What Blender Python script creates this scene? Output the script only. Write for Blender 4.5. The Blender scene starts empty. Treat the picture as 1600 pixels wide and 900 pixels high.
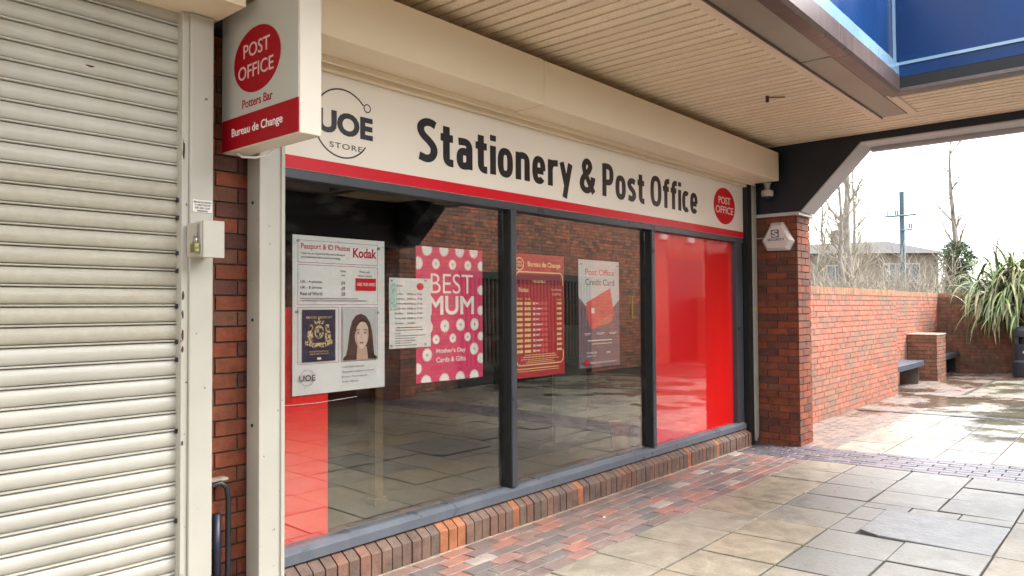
import bpy, bmesh, math, random
from mathutils import Vector, Matrix
random.seed(7)
R = math.radians
S = bpy.context.scene
COL = S.collection

# ------------------------------------------------------------------ camera
cam_d = bpy.data.cameras.new('camera'); cam = bpy.data.objects.new('camera', cam_d); COL.objects.link(cam)
yaw, pitch, roll = R(41.058), R(1.502), R(-0.354)
F = Vector((math.cos(yaw), math.sin(yaw), 0)); Rt = Vector((math.sin(yaw), -math.cos(yaw), 0)); Up = Vector((0, 0, 1))
F2 = F*math.cos(pitch)+Up*math.sin(pitch); U2 = Up*math.cos(pitch)-F*math.sin(pitch)
R3 = Rt*math.cos(roll)+U2*math.sin(roll); U3 = U2*math.cos(roll)-Rt*math.sin(roll)
m = Matrix((R3, U3, -F2)).transposed().to_4x4(); m.translation = Vector((0, 0, 1.472))
cam.matrix_world = m
cam_d.sensor_width = 36; cam_d.lens = 36*1161.98/1600; cam_d.clip_end = 3000; cam_d.clip_start = 0.05
S.camera = cam

# ------------------------------------------------------------------ light
world = bpy.data.worlds.new('World'); S.world = world; world.use_nodes = True
wn = world.node_tree; bg = wn.nodes['Background']
sky = wn.nodes.new('ShaderNodeTexSky'); sky.sky_type = 'NISHITA'; sky.sun_disc = False
SUN_EL, SUN_ROT = R(52), R(140)
sky.sun_elevation = SUN_EL; sky.sun_rotation = SUN_ROT; sky.dust_density = 3.0; sky.air_density = 1.0
hs = wn.nodes.new('ShaderNodeHueSaturation'); hs.inputs['Saturation'].default_value = 0.12
wn.links.new(sky.outputs[0], hs.inputs['Color']); wn.links.new(hs.outputs[0], bg.inputs['Color'])
bg.inputs['Strength'].default_value = 0.15
sd = bpy.data.lights.new('sun', 'SUN'); sd.energy = .5; sd.angle = R(25); sd.color = (1, .97, .93)
sun = bpy.data.objects.new('sun', sd); COL.objects.link(sun)
# sky sun_rotation: measured from +Y towards +X
sdir = Vector((math.sin(SUN_ROT)*math.cos(SUN_EL), math.cos(SUN_ROT)*math.cos(SUN_EL), math.sin(SUN_EL)))
sun.rotation_euler = sdir.to_track_quat('Z', 'Y').to_euler()
vs = S.view_settings
vs.view_transform = 'Standard'; vs.look = 'None'; vs.exposure = 2.74; vs.gamma = 1; vs.use_curve_mapping = False
S.render.engine = 'CYCLES'
try:
    S.cycles.max_bounces = 14; S.cycles.diffuse_bounces = 7; S.cycles.glossy_bounces = 6; S.cycles.transparent_max_bounces = 16
except Exception: pass

# ------------------------------------------------------------------ materials
def mat(name, col, rough=.6, var=.12, scale=6, bump=0., bscale=60, metal=0., coat=0., spec=.5, spots=None, streak=None, emis=None, alpha=None):
    """principled material whose colour drifts with noise; spots=(colour, scale, threshold); streak=(colour, amount)"""
    M = bpy.data.materials.new(name); M.use_nodes = True; t = M.node_tree; N = t.nodes; L = t.links
    p = N['Principled BSDF']; p.inputs['Metallic'].default_value = metal
    p.inputs['Roughness'].default_value = rough; p.inputs['Specular IOR Level'].default_value = spec
    p.inputs['Coat Weight'].default_value = coat
    tc = N.new('ShaderNodeTexCoord')
    nz = N.new('ShaderNodeTexNoise'); nz.inputs['Scale'].default_value = scale; nz.inputs['Detail'].default_value = 5
    L.new(tc.outputs['Object'], nz.inputs['Vector'])
    mr = N.new('ShaderNodeMapRange'); mr.inputs[1].default_value = .3; mr.inputs[2].default_value = .7
    mr.inputs[3].default_value = 1-var; mr.inputs[4].default_value = 1+var
    L.new(nz.outputs[0], mr.inputs[0])
    mx = N.new('ShaderNodeMix'); mx.data_type = 'RGBA'; mx.blend_type = 'MULTIPLY'; mx.inputs[0].default_value = 1
    mx.inputs[6].default_value = (*col, 1); L.new(mr.outputs[0], mx.inputs[7]); out = mx.outputs[2]
    if streak:
        mp = N.new('ShaderNodeMapping'); mp.inputs['Scale'].default_value = (14, 14, .7)
        L.new(tc.outputs['Object'], mp.inputs[0])
        n3 = N.new('ShaderNodeTexNoise'); n3.inputs['Scale'].default_value = 1; n3.inputs['Detail'].default_value = 6
        L.new(mp.outputs[0], n3.inputs['Vector'])
        r3 = N.new('ShaderNodeMapRange'); r3.inputs[1].default_value = .5; r3.inputs[2].default_value = .8
        r3.inputs[4].default_value = streak[1]; L.new(n3.outputs[0], r3.inputs[0])
        m3 = N.new('ShaderNodeMix'); m3.data_type = 'RGBA'; L.new(r3.outputs[0], m3.inputs[0])
        L.new(out, m3.inputs[6]); m3.inputs[7].default_value = (*streak[0], 1); out = m3.outputs[2]
    if spots:
        n2 = N.new('ShaderNodeTexNoise'); n2.inputs['Scale'].default_value = spots[1]; n2.inputs['Detail'].default_value = 4
        L.new(tc.outputs['Object'], n2.inputs['Vector'])
        r2 = N.new('ShaderNodeMapRange'); r2.inputs[1].default_value = spots[2]; r2.inputs[2].default_value = spots[2]+.02
        L.new(n2.outputs[0], r2.inputs[0])
        m2 = N.new('ShaderNodeMix'); m2.data_type = 'RGBA'; L.new(r2.outputs[0], m2.inputs[0])
        L.new(out, m2.inputs[6]); m2.inputs[7].default_value = (*spots[0], 1); out = m2.outputs[2]
    L.new(out, p.inputs['Base Color'])
    if bump:
        nb = N.new('ShaderNodeTexNoise'); nb.inputs['Scale'].default_value = bscale; nb.inputs['Detail'].default_value = 6
        L.new(tc.outputs['Object'], nb.inputs['Vector'])
        b = N.new('ShaderNodeBump'); b.inputs['Strength'].default_value = bump; b.inputs['Distance'].default_value = .004
        L.new(nb.outputs[0], b.inputs['Height']); L.new(b.outputs[0], p.inputs['Normal'])
        rr = N.new('ShaderNodeMapRange'); rr.inputs[1].default_value = .3; rr.inputs[2].default_value = .7
        rr.inputs[3].default_value = max(.02, rough-.1); rr.inputs[4].default_value = min(1, rough+.1)
        L.new(nz.outputs[0], rr.inputs[0]); L.new(rr.outputs[0], p.inputs['Roughness'])
    if emis:
        p.inputs['Emission Color'].default_value = (*emis[0], 1); p.inputs['Emission Strength'].default_value = emis[1]
    if alpha is not None: p.inputs['Alpha'].default_value = alpha
    return M

def island(name, cols, rough=.85, bump=.5, bscale=45, blot=.35, face=(0.6, .6, .6), wet=None, stain=None, spec=.4):
    """each brick or slab takes its own colour from a list; noise mottles it; wet=(x0,y1) turns the open yard damp"""
    M = bpy.data.materials.new(name); M.use_nodes = True; t = M.node_tree; N = t.nodes; L = t.links
    p = N['Principled BSDF']; p.inputs['Specular IOR Level'].default_value = spec
    g = N.new('ShaderNodeNewGeometry'); tc = N.new('ShaderNodeTexCoord')
    cr = N.new('ShaderNodeValToRGB'); cr.color_ramp.interpolation = 'CONSTANT'
    e = cr.color_ramp.elements
    n = len(cols); e[0].position = 0; e[0].color = (*cols[0], 1); e[1].position = 1/n; e[1].color = (*cols[1 % n], 1)
    for i in range(2, n):
        q = e.new(i/n); q.color = (*cols[i], 1)
    L.new(g.outputs['Random Per Island'], cr.inputs[0])
    nz = N.new('ShaderNodeTexNoise'); nz.inputs['Scale'].default_value = 9; nz.inputs['Detail'].default_value = 8; nz.inputs['Roughness'].default_value = .65
    L.new(tc.outputs['Object'], nz.inputs['Vector'])
    mr = N.new('ShaderNodeMapRange'); mr.inputs[1].default_value = .3; mr.inputs[2].default_value = .7
    mr.inputs[3].default_value = 1-blot; mr.inputs[4].default_value = 1+blot; L.new(nz.outputs[0], mr.inputs[0])
    mx = N.new('ShaderNodeMix'); mx.data_type = 'RGBA'; mx.blend_type = 'MULTIPLY'; mx.inputs[0].default_value = 1
    L.new(cr.outputs[0], mx.inputs[6]); L.new(mr.outputs[0], mx.inputs[7]); out = mx.outputs[2]
    # fine grain
    ng = N.new('ShaderNodeTexNoise'); ng.inputs['Scale'].default_value = 130; ng.inputs['Detail'].default_value = 4
    L.new(tc.outputs['Object'], ng.inputs['Vector'])
    mg = N.new('ShaderNodeMapRange'); mg.inputs[1].default_value = .3; mg.inputs[2].default_value = .7; mg.inputs[3].default_value = .82; mg.inputs[4].default_value = 1.18
    L.new(ng.outputs[0], mg.inputs[0])
    m1 = N.new('ShaderNodeMix'); m1.data_type = 'RGBA'; m1.blend_type = 'MULTIPLY'; m1.inputs[0].default_value = 1
    L.new(out, m1.inputs[6]); L.new(mg.outputs[0], m1.inputs[7]); out = m1.outputs[2]
    if stain:
        n2 = N.new('ShaderNodeTexNoise'); n2.inputs['Scale'].default_value = stain[1]; n2.inputs['Detail'].default_value = 7; n2.inputs['Roughness'].default_value = .7
        L.new(tc.outputs['Object'], n2.inputs['Vector'])
        r2 = N.new('ShaderNodeMapRange'); r2.inputs[1].default_value = stain[2]; r2.inputs[2].default_value = stain[2]+.12; r2.inputs[4].default_value = stain[3]
        L.new(n2.outputs[0], r2.inputs[0])
        m2 = N.new('ShaderNodeMix'); m2.data_type = 'RGBA'; L.new(r2.outputs[0], m2.inputs[0])
        L.new(out, m2.inputs[6]); m2.inputs[7].default_value = (*stain[0], 1); out = m2.outputs[2]
    p.inputs['Roughness'].default_value = rough
    hb = N.new('ShaderNodeTexNoise'); hb.inputs['Scale'].default_value = bscale; hb.inputs['Detail'].default_value = 8
    L.new(tc.outputs['Object'], hb.inputs['Vector'])
    b = N.new('ShaderNodeBump'); b.inputs['Strength'].default_value = bump; b.inputs['Distance'].default_value = .005
    L.new(hb.outputs[0], b.inputs['Height']); L.new(b.outputs[0], p.inputs['Normal'])
    if wet:
        sx = N.new('ShaderNodeSeparateXYZ'); L.new(tc.outputs['Object'], sx.inputs[0])
        # damp everywhere a little; fully wet puddles beyond wet[0]
        nw = N.new('ShaderNodeTexNoise'); nw.inputs['Scale'].default_value = 1.1; nw.inputs['Detail'].default_value = 5; nw.inputs['Roughness'].default_value = .55
        L.new(tc.outputs['Object'], nw.inputs['Vector'])
        rx = N.new('ShaderNodeMapRange'); rx.inputs[1].default_value = wet[0]; rx.inputs[2].default_value = wet[0]+3; rx.inputs[4].default_value = .235
        L.new(sx.outputs[0], rx.inputs[0])
        ad = N.new('ShaderNodeMath'); ad.operation = 'ADD'; L.new(nw.outputs[0], ad.inputs[0]); L.new(rx.outputs[0], ad.inputs[1])
        pw = N.new('ShaderNodeMapRange'); pw.inputs[1].default_value = .70; pw.inputs[2].default_value = .78; L.new(ad.outputs[0], pw.inputs[0])
        # roughness
        nr = N.new('ShaderNodeMapRange'); nr.inputs[1].default_value = .3; nr.inputs[2].default_value = .7
        nr.inputs[3].default_value = rough-.2; nr.inputs[4].default_value = rough+.1; L.new(nz.outputs[0], nr.inputs[0])
        mm = N.new('ShaderNodeMix'); L.new(pw.outputs[0], mm.inputs[0]); L.new(nr.outputs[0], mm.inputs[2]); mm.inputs[3].default_value = .16
        L.new(mm.outputs[0], p.inputs['Roughness'])
        bs = N.new('ShaderNodeMath'); bs.operation = 'MULTIPLY_ADD'; L.new(pw.outputs[0], bs.inputs[0]); bs.inputs[1].default_value = -bump*.93; bs.inputs[2].default_value = bump
        L.new(bs.outputs[0], b.inputs['Strength'])
        md = N.new('ShaderNodeMix'); md.data_type = 'RGBA'; md.blend_type = 'MULTIPLY'; L.new(pw.outputs[0], md.inputs[0])
        L.new(out, md.inputs[6]); md.inputs[7].default_value = (.5, .46, .38, 1); out = md.outputs[2]
    L.new(out, p.inputs['Base Color'])
    return M

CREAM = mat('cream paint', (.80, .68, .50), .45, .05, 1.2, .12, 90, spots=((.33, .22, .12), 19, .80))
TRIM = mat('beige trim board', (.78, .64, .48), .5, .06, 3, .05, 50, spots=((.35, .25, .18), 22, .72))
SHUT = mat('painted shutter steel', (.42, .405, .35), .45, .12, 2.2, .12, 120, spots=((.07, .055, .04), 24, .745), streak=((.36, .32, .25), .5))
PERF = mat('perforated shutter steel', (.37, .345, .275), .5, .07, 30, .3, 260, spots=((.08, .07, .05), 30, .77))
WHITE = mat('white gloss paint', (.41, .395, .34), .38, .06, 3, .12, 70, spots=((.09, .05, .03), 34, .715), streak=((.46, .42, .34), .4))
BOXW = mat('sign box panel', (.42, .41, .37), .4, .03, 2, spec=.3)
SIGNC = mat('sign panel vinyl', (.80, .74, .64), .3, .03, 1.5, spec=.4)
RED = mat('post red vinyl', (.60, .006, .018), .35, .03, 3, spec=.3)
REDD = mat('darker red vinyl', (.30, .003, .010), .5, .05, 3, spec=.2)
BLACK = mat('black vinyl', (.012, .011, .011), .35, .05, 3)
DARKF = mat('anthracite frame', (.046, .052, .062), .36, .08, 5, .08, 80)
FBLACK = mat('black shadow gap board', (.006, .006, .007), .6, .1, 4)
NAVY = mat('blue black steelwork', (.008, .010, .018), .45, .15, 3, .1, 30)
GREYP = mat('grey roof and lit soffit', (.46, .45, .46), .55, .1, 2, .1, 30)  # on the beam this grey holds the skylight of its underside
BLUE = mat('blue glossy panel', (.006, .034, .125), .28, .25, 1.1, .02, 6, coat=.0, spec=.2)
BLUE_LIT = mat('blue edging lit tone', (.22, .36, .50), .25, .15, 2, .05, 20, coat=.4)  # paler blue puts the light these edges catch into the colour
BROWN = mat('brown aluminium trim', (.105, .075, .068), .35, .12, 2, .06, 40, streak=((.2, .15, .13), .4))
DIFF = mat('translucent diffuser', (.33, .30, .25), .4, .3, 1.1, .05, 20, spec=.3)
MORTAR = mat('mortar', (.12, .085, .065), .95, .25, 20, .6, 90)
MORTL = mat('pale mortar', (.34, .28, .21), .95, .25, 20, .6, 90)
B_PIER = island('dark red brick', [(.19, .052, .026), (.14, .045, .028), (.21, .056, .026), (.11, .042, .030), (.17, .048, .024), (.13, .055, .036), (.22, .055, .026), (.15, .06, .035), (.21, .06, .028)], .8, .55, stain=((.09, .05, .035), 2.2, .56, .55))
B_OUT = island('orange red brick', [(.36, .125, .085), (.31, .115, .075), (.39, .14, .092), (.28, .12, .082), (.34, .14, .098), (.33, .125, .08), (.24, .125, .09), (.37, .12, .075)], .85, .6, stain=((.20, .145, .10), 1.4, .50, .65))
B_COPE = island('coping brick', [(.34, .18, .095), (.29, .15, .08), (.32, .165, .10), (.25, .135, .085)], .85, .5)
B_BACK = island('mottled brown brick', [(.48, .23, .16), (.40, .205, .15), (.29, .17, .14), (.54, .215, .145), (.35, .19, .15), (.45, .235, .175), (.60, .23, .155)], .85, .5)
B_BENCH = island('buff brown brick', [(.22, .105, .065), (.18, .095, .06), (.24, .10, .065), (.16, .09, .06)], .85, .5)
B_SILL = island('sill brick', [(.155, .098, .072), (.135, .09, .068), (.17, .10, .072), (.185, .095, .065), (.125, .09, .072), (.155, .09, .068), (.14, .095, .075), (.13, .085, .068), (.165, .092, .066), (.15, .10, .075), (.16, .09, .068), (.14, .09, .07), (.31, .12, .055), (.15, .095, .072)], .75, .6, 70, stain=((.30, .25, .19), 7, .66, .4))
B_PAVE = island('block paver', [(.22, .145, .12), (.18, .135, .12), (.26, .145, .12), (.145, .125, .118), (.30, .14, .105), (.20, .125, .108), (.23, .165, .145), (.165, .125, .112), (.21, .145, .125), (.23, .15, .13), (.31, .15, .11), (.19, .14, .125), (.14, .12, .115), (.34, .285, .25)], .55, .6, 60, wet=(7.5, 0), stain=((.46, .41, .36), 9, .62, .55))
B_BAND = island('blue grey paver', [(.125, .115, .135), (.105, .10, .12), (.15, .13, .15), (.12, .11, .125)], .42, .5, 60, wet=(7.5, 0), stain=((.32, .29, .28), 9, .68, .45))
B_YARD = island('pink yard paver', [(.20, .145, .12), (.18, .14, .12), (.215, .15, .125), (.165, .135, .12)], .5, .5, 60, wet=(8.5, 0), stain=((.48, .42, .37), 4, .62, .5))
SLAB = island('concrete slab', [(.25, .218, .162), (.26, .22, .158), (.235, .21, .165), (.245, .216, .168), (.23, .208, .168), (.26, .218, .155), (.24, .212, .162)], .5, .75, 38, .2, wet=(7.6, 0), stain=((.155, .135, .10), 5, .48, .55), spec=.4)
SLABG = island('concrete slab sky greyed', [(.19, .183, .162), (.186, .18, .16), (.18, .176, .158), (.19, .18, .16), (.20, .19, .167), (.165, .162, .148)], .45, .5, 42, .22, wet=(7.6, 0), stain=((.17, .16, .135), 7, .5, .55), spec=.35)
SLABY = island('yard slab', [(.25, .235, .19), (.22, .21, .175), (.26, .24, .19), (.15, .15, .135), (.24, .22, .175), (.21, .19, .15)], .42, .9, 42, .22, wet=(7.9, 0), stain=((.13, .12, .095), 4, .5, .55), spec=.55)
SLABD = island('dark cover slab', [(.15, .15, .15), (.15, .15, .15)], .40, 1.0, 26, .3, stain=((.20, .20, .19), 7, .55, .5), spec=.5)
CREAM2 = island('ceiling slat paint', [(.86, .72, .53), (.83, .69, .51), (.85, .71, .52), (.80, .665, .49), (.84, .70, .50)], .5, .04, 40, .05, stain=((.50, .38, .25), 1.8, .62, .45))
JOINT = mat('paving joint sand', (.05, .045, .036), .95, .3, 14, .6, 70)
DIRT = mat('ground earth', (.16, .14, .10), .95, .3, 2, .5, 20)
def glass(name, ior=1.9, tint=(.95, .97, .96), rough=0.0):
    M = bpy.data.materials.new(name); M.use_nodes = True; t = M.node_tree; N = t.nodes; L = t.links
    N.remove(N['Principled BSDF']); out = N['Material Output']
    fr = N.new('ShaderNodeFresnel')
    ge = N.new('ShaderNodeNewGeometry'); io = N.new('ShaderNodeMix'); io.inputs[2].default_value = ior; io.inputs[3].default_value = 1/ior
    L.new(ge.outputs['Backfacing'], io.inputs[0]); L.new(io.outputs[0], fr.inputs['IOR'])   # thin sheet: no total reflection at its back face
    tr = N.new('ShaderNodeBsdfTransparent'); tr.inputs[0].default_value = (*tint, 1)
    gl = N.new('ShaderNodeBsdfGlossy'); gl.inputs['Roughness'].default_value = rough; gl.inputs['Color'].default_value = (1, .95, .86, 1)
    # faint waviness of the pane
    tc = N.new('ShaderNodeTexCoord'); nz = N.new('ShaderNodeTexNoise'); nz.inputs['Scale'].default_value = 1.3; nz.inputs['Detail'].default_value = 1
    L.new(tc.outputs['Object'], nz.inputs['Vector']); bp = N.new('ShaderNodeBump'); bp.inputs['Strength'].default_value = .05; bp.inputs['Distance'].default_value = .02
    L.new(nz.outputs[0], bp.inputs['Height']); L.new(bp.outputs[0], gl.inputs['Normal'])
    mx = N.new('ShaderNodeMixShader'); L.new(fr.outputs[0], mx.inputs[0]); L.new(tr.outputs[0], mx.inputs[1]); L.new(gl.outputs[0], mx.inputs[2])
    df = N.new('ShaderNodeBsdfDiffuse'); df.inputs['Color'].default_value = (.6, .58, .52, 1)      # dust and wiping smears
    mp = N.new('ShaderNodeMapping'); mp.inputs['Scale'].default_value = (2, 2, 5); mp.inputs['Rotation'].default_value = (0, .6, 0); L.new(tc.outputs['Object'], mp.inputs[0])
    n2 = N.new('ShaderNodeTexNoise'); n2.inputs['Scale'].default_value = 1.6; n2.inputs['Detail'].default_value = 7; n2.inputs['Roughness'].default_value = .7; L.new(mp.outputs[0], n2.inputs['Vector'])
    r2 = N.new('ShaderNodeMapRange'); r2.inputs[1].default_value = .48; r2.inputs[2].default_value = .75; r2.inputs[4].default_value = .025; L.new(n2.outputs[0], r2.inputs[0])
    m2 = N.new('ShaderNodeMixShader'); L.new(r2.outputs[0], m2.inputs[0]); L.new(mx.outputs[0], m2.inputs[1]); L.new(df.outputs[0], m2.inputs[2])
    L.new(m2.outputs[0], out.inputs['Surface']); return M
GLASS = glass('window glass', 2.1)
PERSPEX = glass('perspex', 1.4, (.93, .94, .94), .02)
PAPER = mat('white paper', (.74, .71, .70), .5, .02, 3)
PAPERD = mat('grey print', (.12, .11, .11), .6, .02, 3)
PRED = mat('print crimson', (.50, .02, .05), .5, .02, 3)
PINK = mat('pink poster', (.66, .035, .13), .45, .03, 2)
DAISY = mat('daisy white', (.85, .83, .78), .5, .02, 3)
GOLD = mat('gold print', (.62, .44, .20), .4, .2, 30)
PGOLD = mat('pale yellow print', (.92, .66, .30), .5, .02, 3)
NAVYP = mat('navy print', (.016, .02, .055), .4, .1, 10)
BRED = mat('rate board red', (.50, .02, .03), .45, .03, 2)
MAROON = mat('maroon print', (.28, .01, .03), .45, .03, 2)
SKIN = mat('print skin', (.70, .50, .42), .5, .04, 25)
CREST = mat('crest gold print', (.66, .50, .27), .4, .25, 60, spots=((.03, .03, .05), 95, .52))
SKIND = mat('print skin shade', (.56, .36, .28), .5, .05, 20)
HAIR = mat('print hair', (.055, .024, .016), .5, .35, 30)
GREYB = mat('print grey backdrop', (.52, .50, .49), .5, .02, 3)
CARDP = mat('mauve poster', (.21, .13, .16), .45, .1, 3)
ORANGE = mat('print coral', (.74, .10, .09), .45, .12, 6)
METAL = mat('steel', (.45, .45, .45), .3, .1, 30, metal=1)
BRASS = mat('tarnished brass', (.26, .24, .10), .42, .3, 60, .3, 90, metal=.8)
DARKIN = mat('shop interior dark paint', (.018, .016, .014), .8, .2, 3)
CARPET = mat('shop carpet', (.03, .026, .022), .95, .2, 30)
WOODB = mat('brown timber', (.17, .10, .045), .5, .2, 8)
BLKP = mat('black plastic', (.018, .02, .024), .38, .15, 10, .1, 60)
BINP = mat('bin plastic', (.03, .036, .045), .42, .15, 10, .2, 60)
BENCHM = mat('bench top', (.06, .075, .10), .4, .08, 8, .1, 60)

# ------------------------------------------------------------------ mesh helpers
class MB:
    def __init__(s): s.v = []; s.f = []; s.m = []
    def add(s, vs_, fs, mi=0):
        o = len(s.v); s.v += [tuple(q) for q in vs_]; s.f += [tuple(i+o for i in f) for f in fs]; s.m += [mi]*len(fs)
    def box(s, x0, x1, y0, y1, z0, z1, mi=0):
        s.add([(x0, y0, z0), (x1, y0, z0), (x1, y1, z0), (x0, y1, z0), (x0, y0, z1), (x1, y0, z1), (x1, y1, z1), (x0, y1, z1)],
              [(0, 3, 2, 1), (4, 5, 6, 7), (0, 1, 5, 4), (1, 2, 6, 5), (2, 3, 7, 6), (3, 0, 4, 7)], mi)
    def prism(s, pts, o, u, v, d, mi=0):
        """polygon pts (a,b) in the plane o + a*u + b*v, extruded d along u x v (front) from the plane"""
        o = Vector(o); u = Vector(u); v = Vector(v); n = u.cross(v)
        k = len(pts); A = [o+u*a+v*b for a, b in pts]; B = [q+n*d for q in A]
        s.add(A+B, [tuple(range(k-1, -1, -1)), tuple(range(k, 2*k))]+[(i, (i+1) % k, k+(i+1) % k, k+i) for i in range(k)], mi)
    def tube(s, pts, rads, n=8, mi=0, cap=True):
        pts = [Vector(p) for p in pts]
        if not isinstance(rads, (list, tuple)): rads = [rads]*len(pts)
        vs_ = []; fs = []
        prev = None
        for i, p in enumerate(pts):
            d = (pts[min(i+1, len(pts)-1)]-pts[max(i-1, 0)])
            if d.length < 1e-9: d = Vector((0, 0, 1))
            d.normalize()
            a = prev-d*prev.dot(d) if prev else d.orthogonal()
            if a.length < 1e-6: a = d.orthogonal()
            a.normalize(); prev = a; b = d.cross(a)
            for k in range(n):
                t = 2*math.pi*k/n; vs_.append(p+(a*math.cos(t)+b*math.sin(t))*rads[i])
        for i in range(len(pts)-1):
            for k in range(n): fs.append((i*n+k, i*n+(k+1) % n, (i+1)*n+(k+1) % n, (i+1)*n+k))
        if cap: fs.append(tuple(range(n-1, -1, -1))); fs.append(tuple((len(pts)-1)*n+k for k in range(n)))
        s.add(vs_, fs, mi)
    def lathe(s, prof, c, n=32, mi=0):
        vs_ = []; fs = []
        for r_, z in prof:
            for k in range(n):
                t = 2*math.pi*k/n; vs_.append((c[0]+r_*math.cos(t), c[1]+r_*math.sin(t), c[2]+z))
        for i in range(len(prof)-1):
            for k in range(n): fs.append((i*n+k, i*n+(k+1) % n, (i+1)*n+(k+1) % n, (i+1)*n+k))
        fs.append(tuple(range(n-1, -1, -1))); fs.append(tuple((len(prof)-1)*n+k for k in range(n)))
        s.add(vs_, fs, mi)
    def build(s, name, mats, parent=None, smooth=False, bevel=0):
        me = bpy.data.meshes.new(name); me.from_pydata(s.v, [], s.f)
        if not isinstance(mats, (list, tuple)): mats = [mats]
        for q in mats: me.materials.append(q)
        me.polygons.foreach_set('material_index', s.m)
        if smooth: me.polygons.foreach_set('use_smooth', [True]*len(me.polygons))
        me.update()
        o = bpy.data.objects.new(name, me); COL.objects.link(o)
        if parent:
            o.parent = parent; o.location = -Vector(parent.location)
        if bevel:
            b = o.modifiers.new('bevel', 'BEVEL'); b.width = bevel; b.segments = 2; b.limit_method = 'ANGLE'
        return o
def tag(o, label=None, cat=None, group=None, kind=None):
    if label: o['label'] = label
    if cat: o['category'] = cat
    if group: o['group'] = group
    if kind: o['kind'] = kind
    return o
def thing(name, label, cat, loc=(0, 0, 0), group=None):
    o = bpy.data.objects.new(name, None); COL.objects.link(o); o.location = loc; o.empty_display_size = .1
    return tag(o, label, cat, group)
def copy_thing(root, loc, label, group=None):
    r = root.copy(); COL.objects.link(r); r.location = loc; r['label'] = label
    if group: r['group'] = group
    for ch in list(root.children):
        c = ch.copy(); COL.objects.link(c); c.parent = r
        for g_ in list(ch.children):
            d = g_.copy(); COL.objects.link(d); d.parent = c
    return r
def simple(name, x0, x1, y0, y1, z0, z1, M, parent=None, bevel=0):
    b = MB(); b.box(x0, x1, y0, y1, z0, z1); return b.build(name, M, parent, bevel=bevel)
FY = ((1, 0, 0), (0, 0, 1))        # a face that looks towards -y
FX = ((0, -1, 0), (0, 0, 1))       # a face that looks towards -x
def disc_pts(cx, cz, rx, rz, n=48): return [(cx+rx*math.cos(2*math.pi*i/n), cz+rz*math.sin(2*math.pi*i/n)) for i in range(n)]
def lettering(body, a0, a1, b0, b1, o, uv, M, parent, bold=0., d=.0012, name='lettering', track=1.0, keep=False, fat=0.):
    """real letters fitted to the box a0..a1 by b0..b1 on the plane o + a*u + b*v"""
    c = bpy.data.curves.new('lettering', 'FONT'); c.body = body; c.size = 1; c.offset = bold; c.space_character = track
    c.resolution_u = 4; c.extrude = 0.02; c.bevel_depth = fat; c.bevel_resolution = 1
    t = bpy.data.objects.new('lettering', c); COL.objects.link(t)
    dg = bpy.context.evaluated_depsgraph_get(); dg.update()
    me = bpy.data.meshes.new_from_object(t.evaluated_get(dg)); bpy.data.objects.remove(t); bpy.data.curves.remove(c)
    xs = [q.co.x for q in me.vertices]; ys = [q.co.y for q in me.vertices]
    sx = (a1-a0)/(max(xs)-min(xs)); sy = (b1-b0)/(max(ys)-min(ys))
    if keep: sx = min(sx, sy*.95)
    mx, my = min(xs), min(ys); o = Vector(o); u = Vector(uv[0]); v = Vector(uv[1]); n = u.cross(v)
    for q in me.vertices:
        w = min(1, max(0, (q.co.z+.02)/.04))
        q.co = o+u*(a0+(q.co.x-mx)*sx)+v*(b0+(q.co.y-my)*sy)+n*(d*w)
    me.materials.clear(); me.materials.append(M)
    for p_ in me.polygons: p_.material_index = 0
    ob = bpy.data.objects.new(name, me); COL.objects.link(ob)
    if parent:
        ob.parent = parent
        if parent.parent: ob.location = (0, 0, 0)
        else: ob.location = -Vector(parent.location)
    return ob
def arc(mb, cx, cz, r_, a0, a1, w, o, uv, d=.0012, n=40, mi=0):
    P = [(cx+(r_+w/2)*math.cos(R(a0+(a1-a0)*i/n)), cz+(r_+w/2)*math.sin(R(a0+(a1-a0)*i/n))) for i in range(n+1)]
    Q = [(cx+(r_-w/2)*math.cos(R(a0+(a1-a0)*i/n)), cz+(r_-w/2)*math.sin(R(a0+(a1-a0)*i/n))) for i in range(n+1)]
    for i in range(n):
        mb.prism([Q[i], P[i], P[i+1], Q[i+1]] if a1 > a0 else [P[i], Q[i], Q[i+1], P[i+1]], o, uv[0], uv[1], d, mi)

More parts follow.
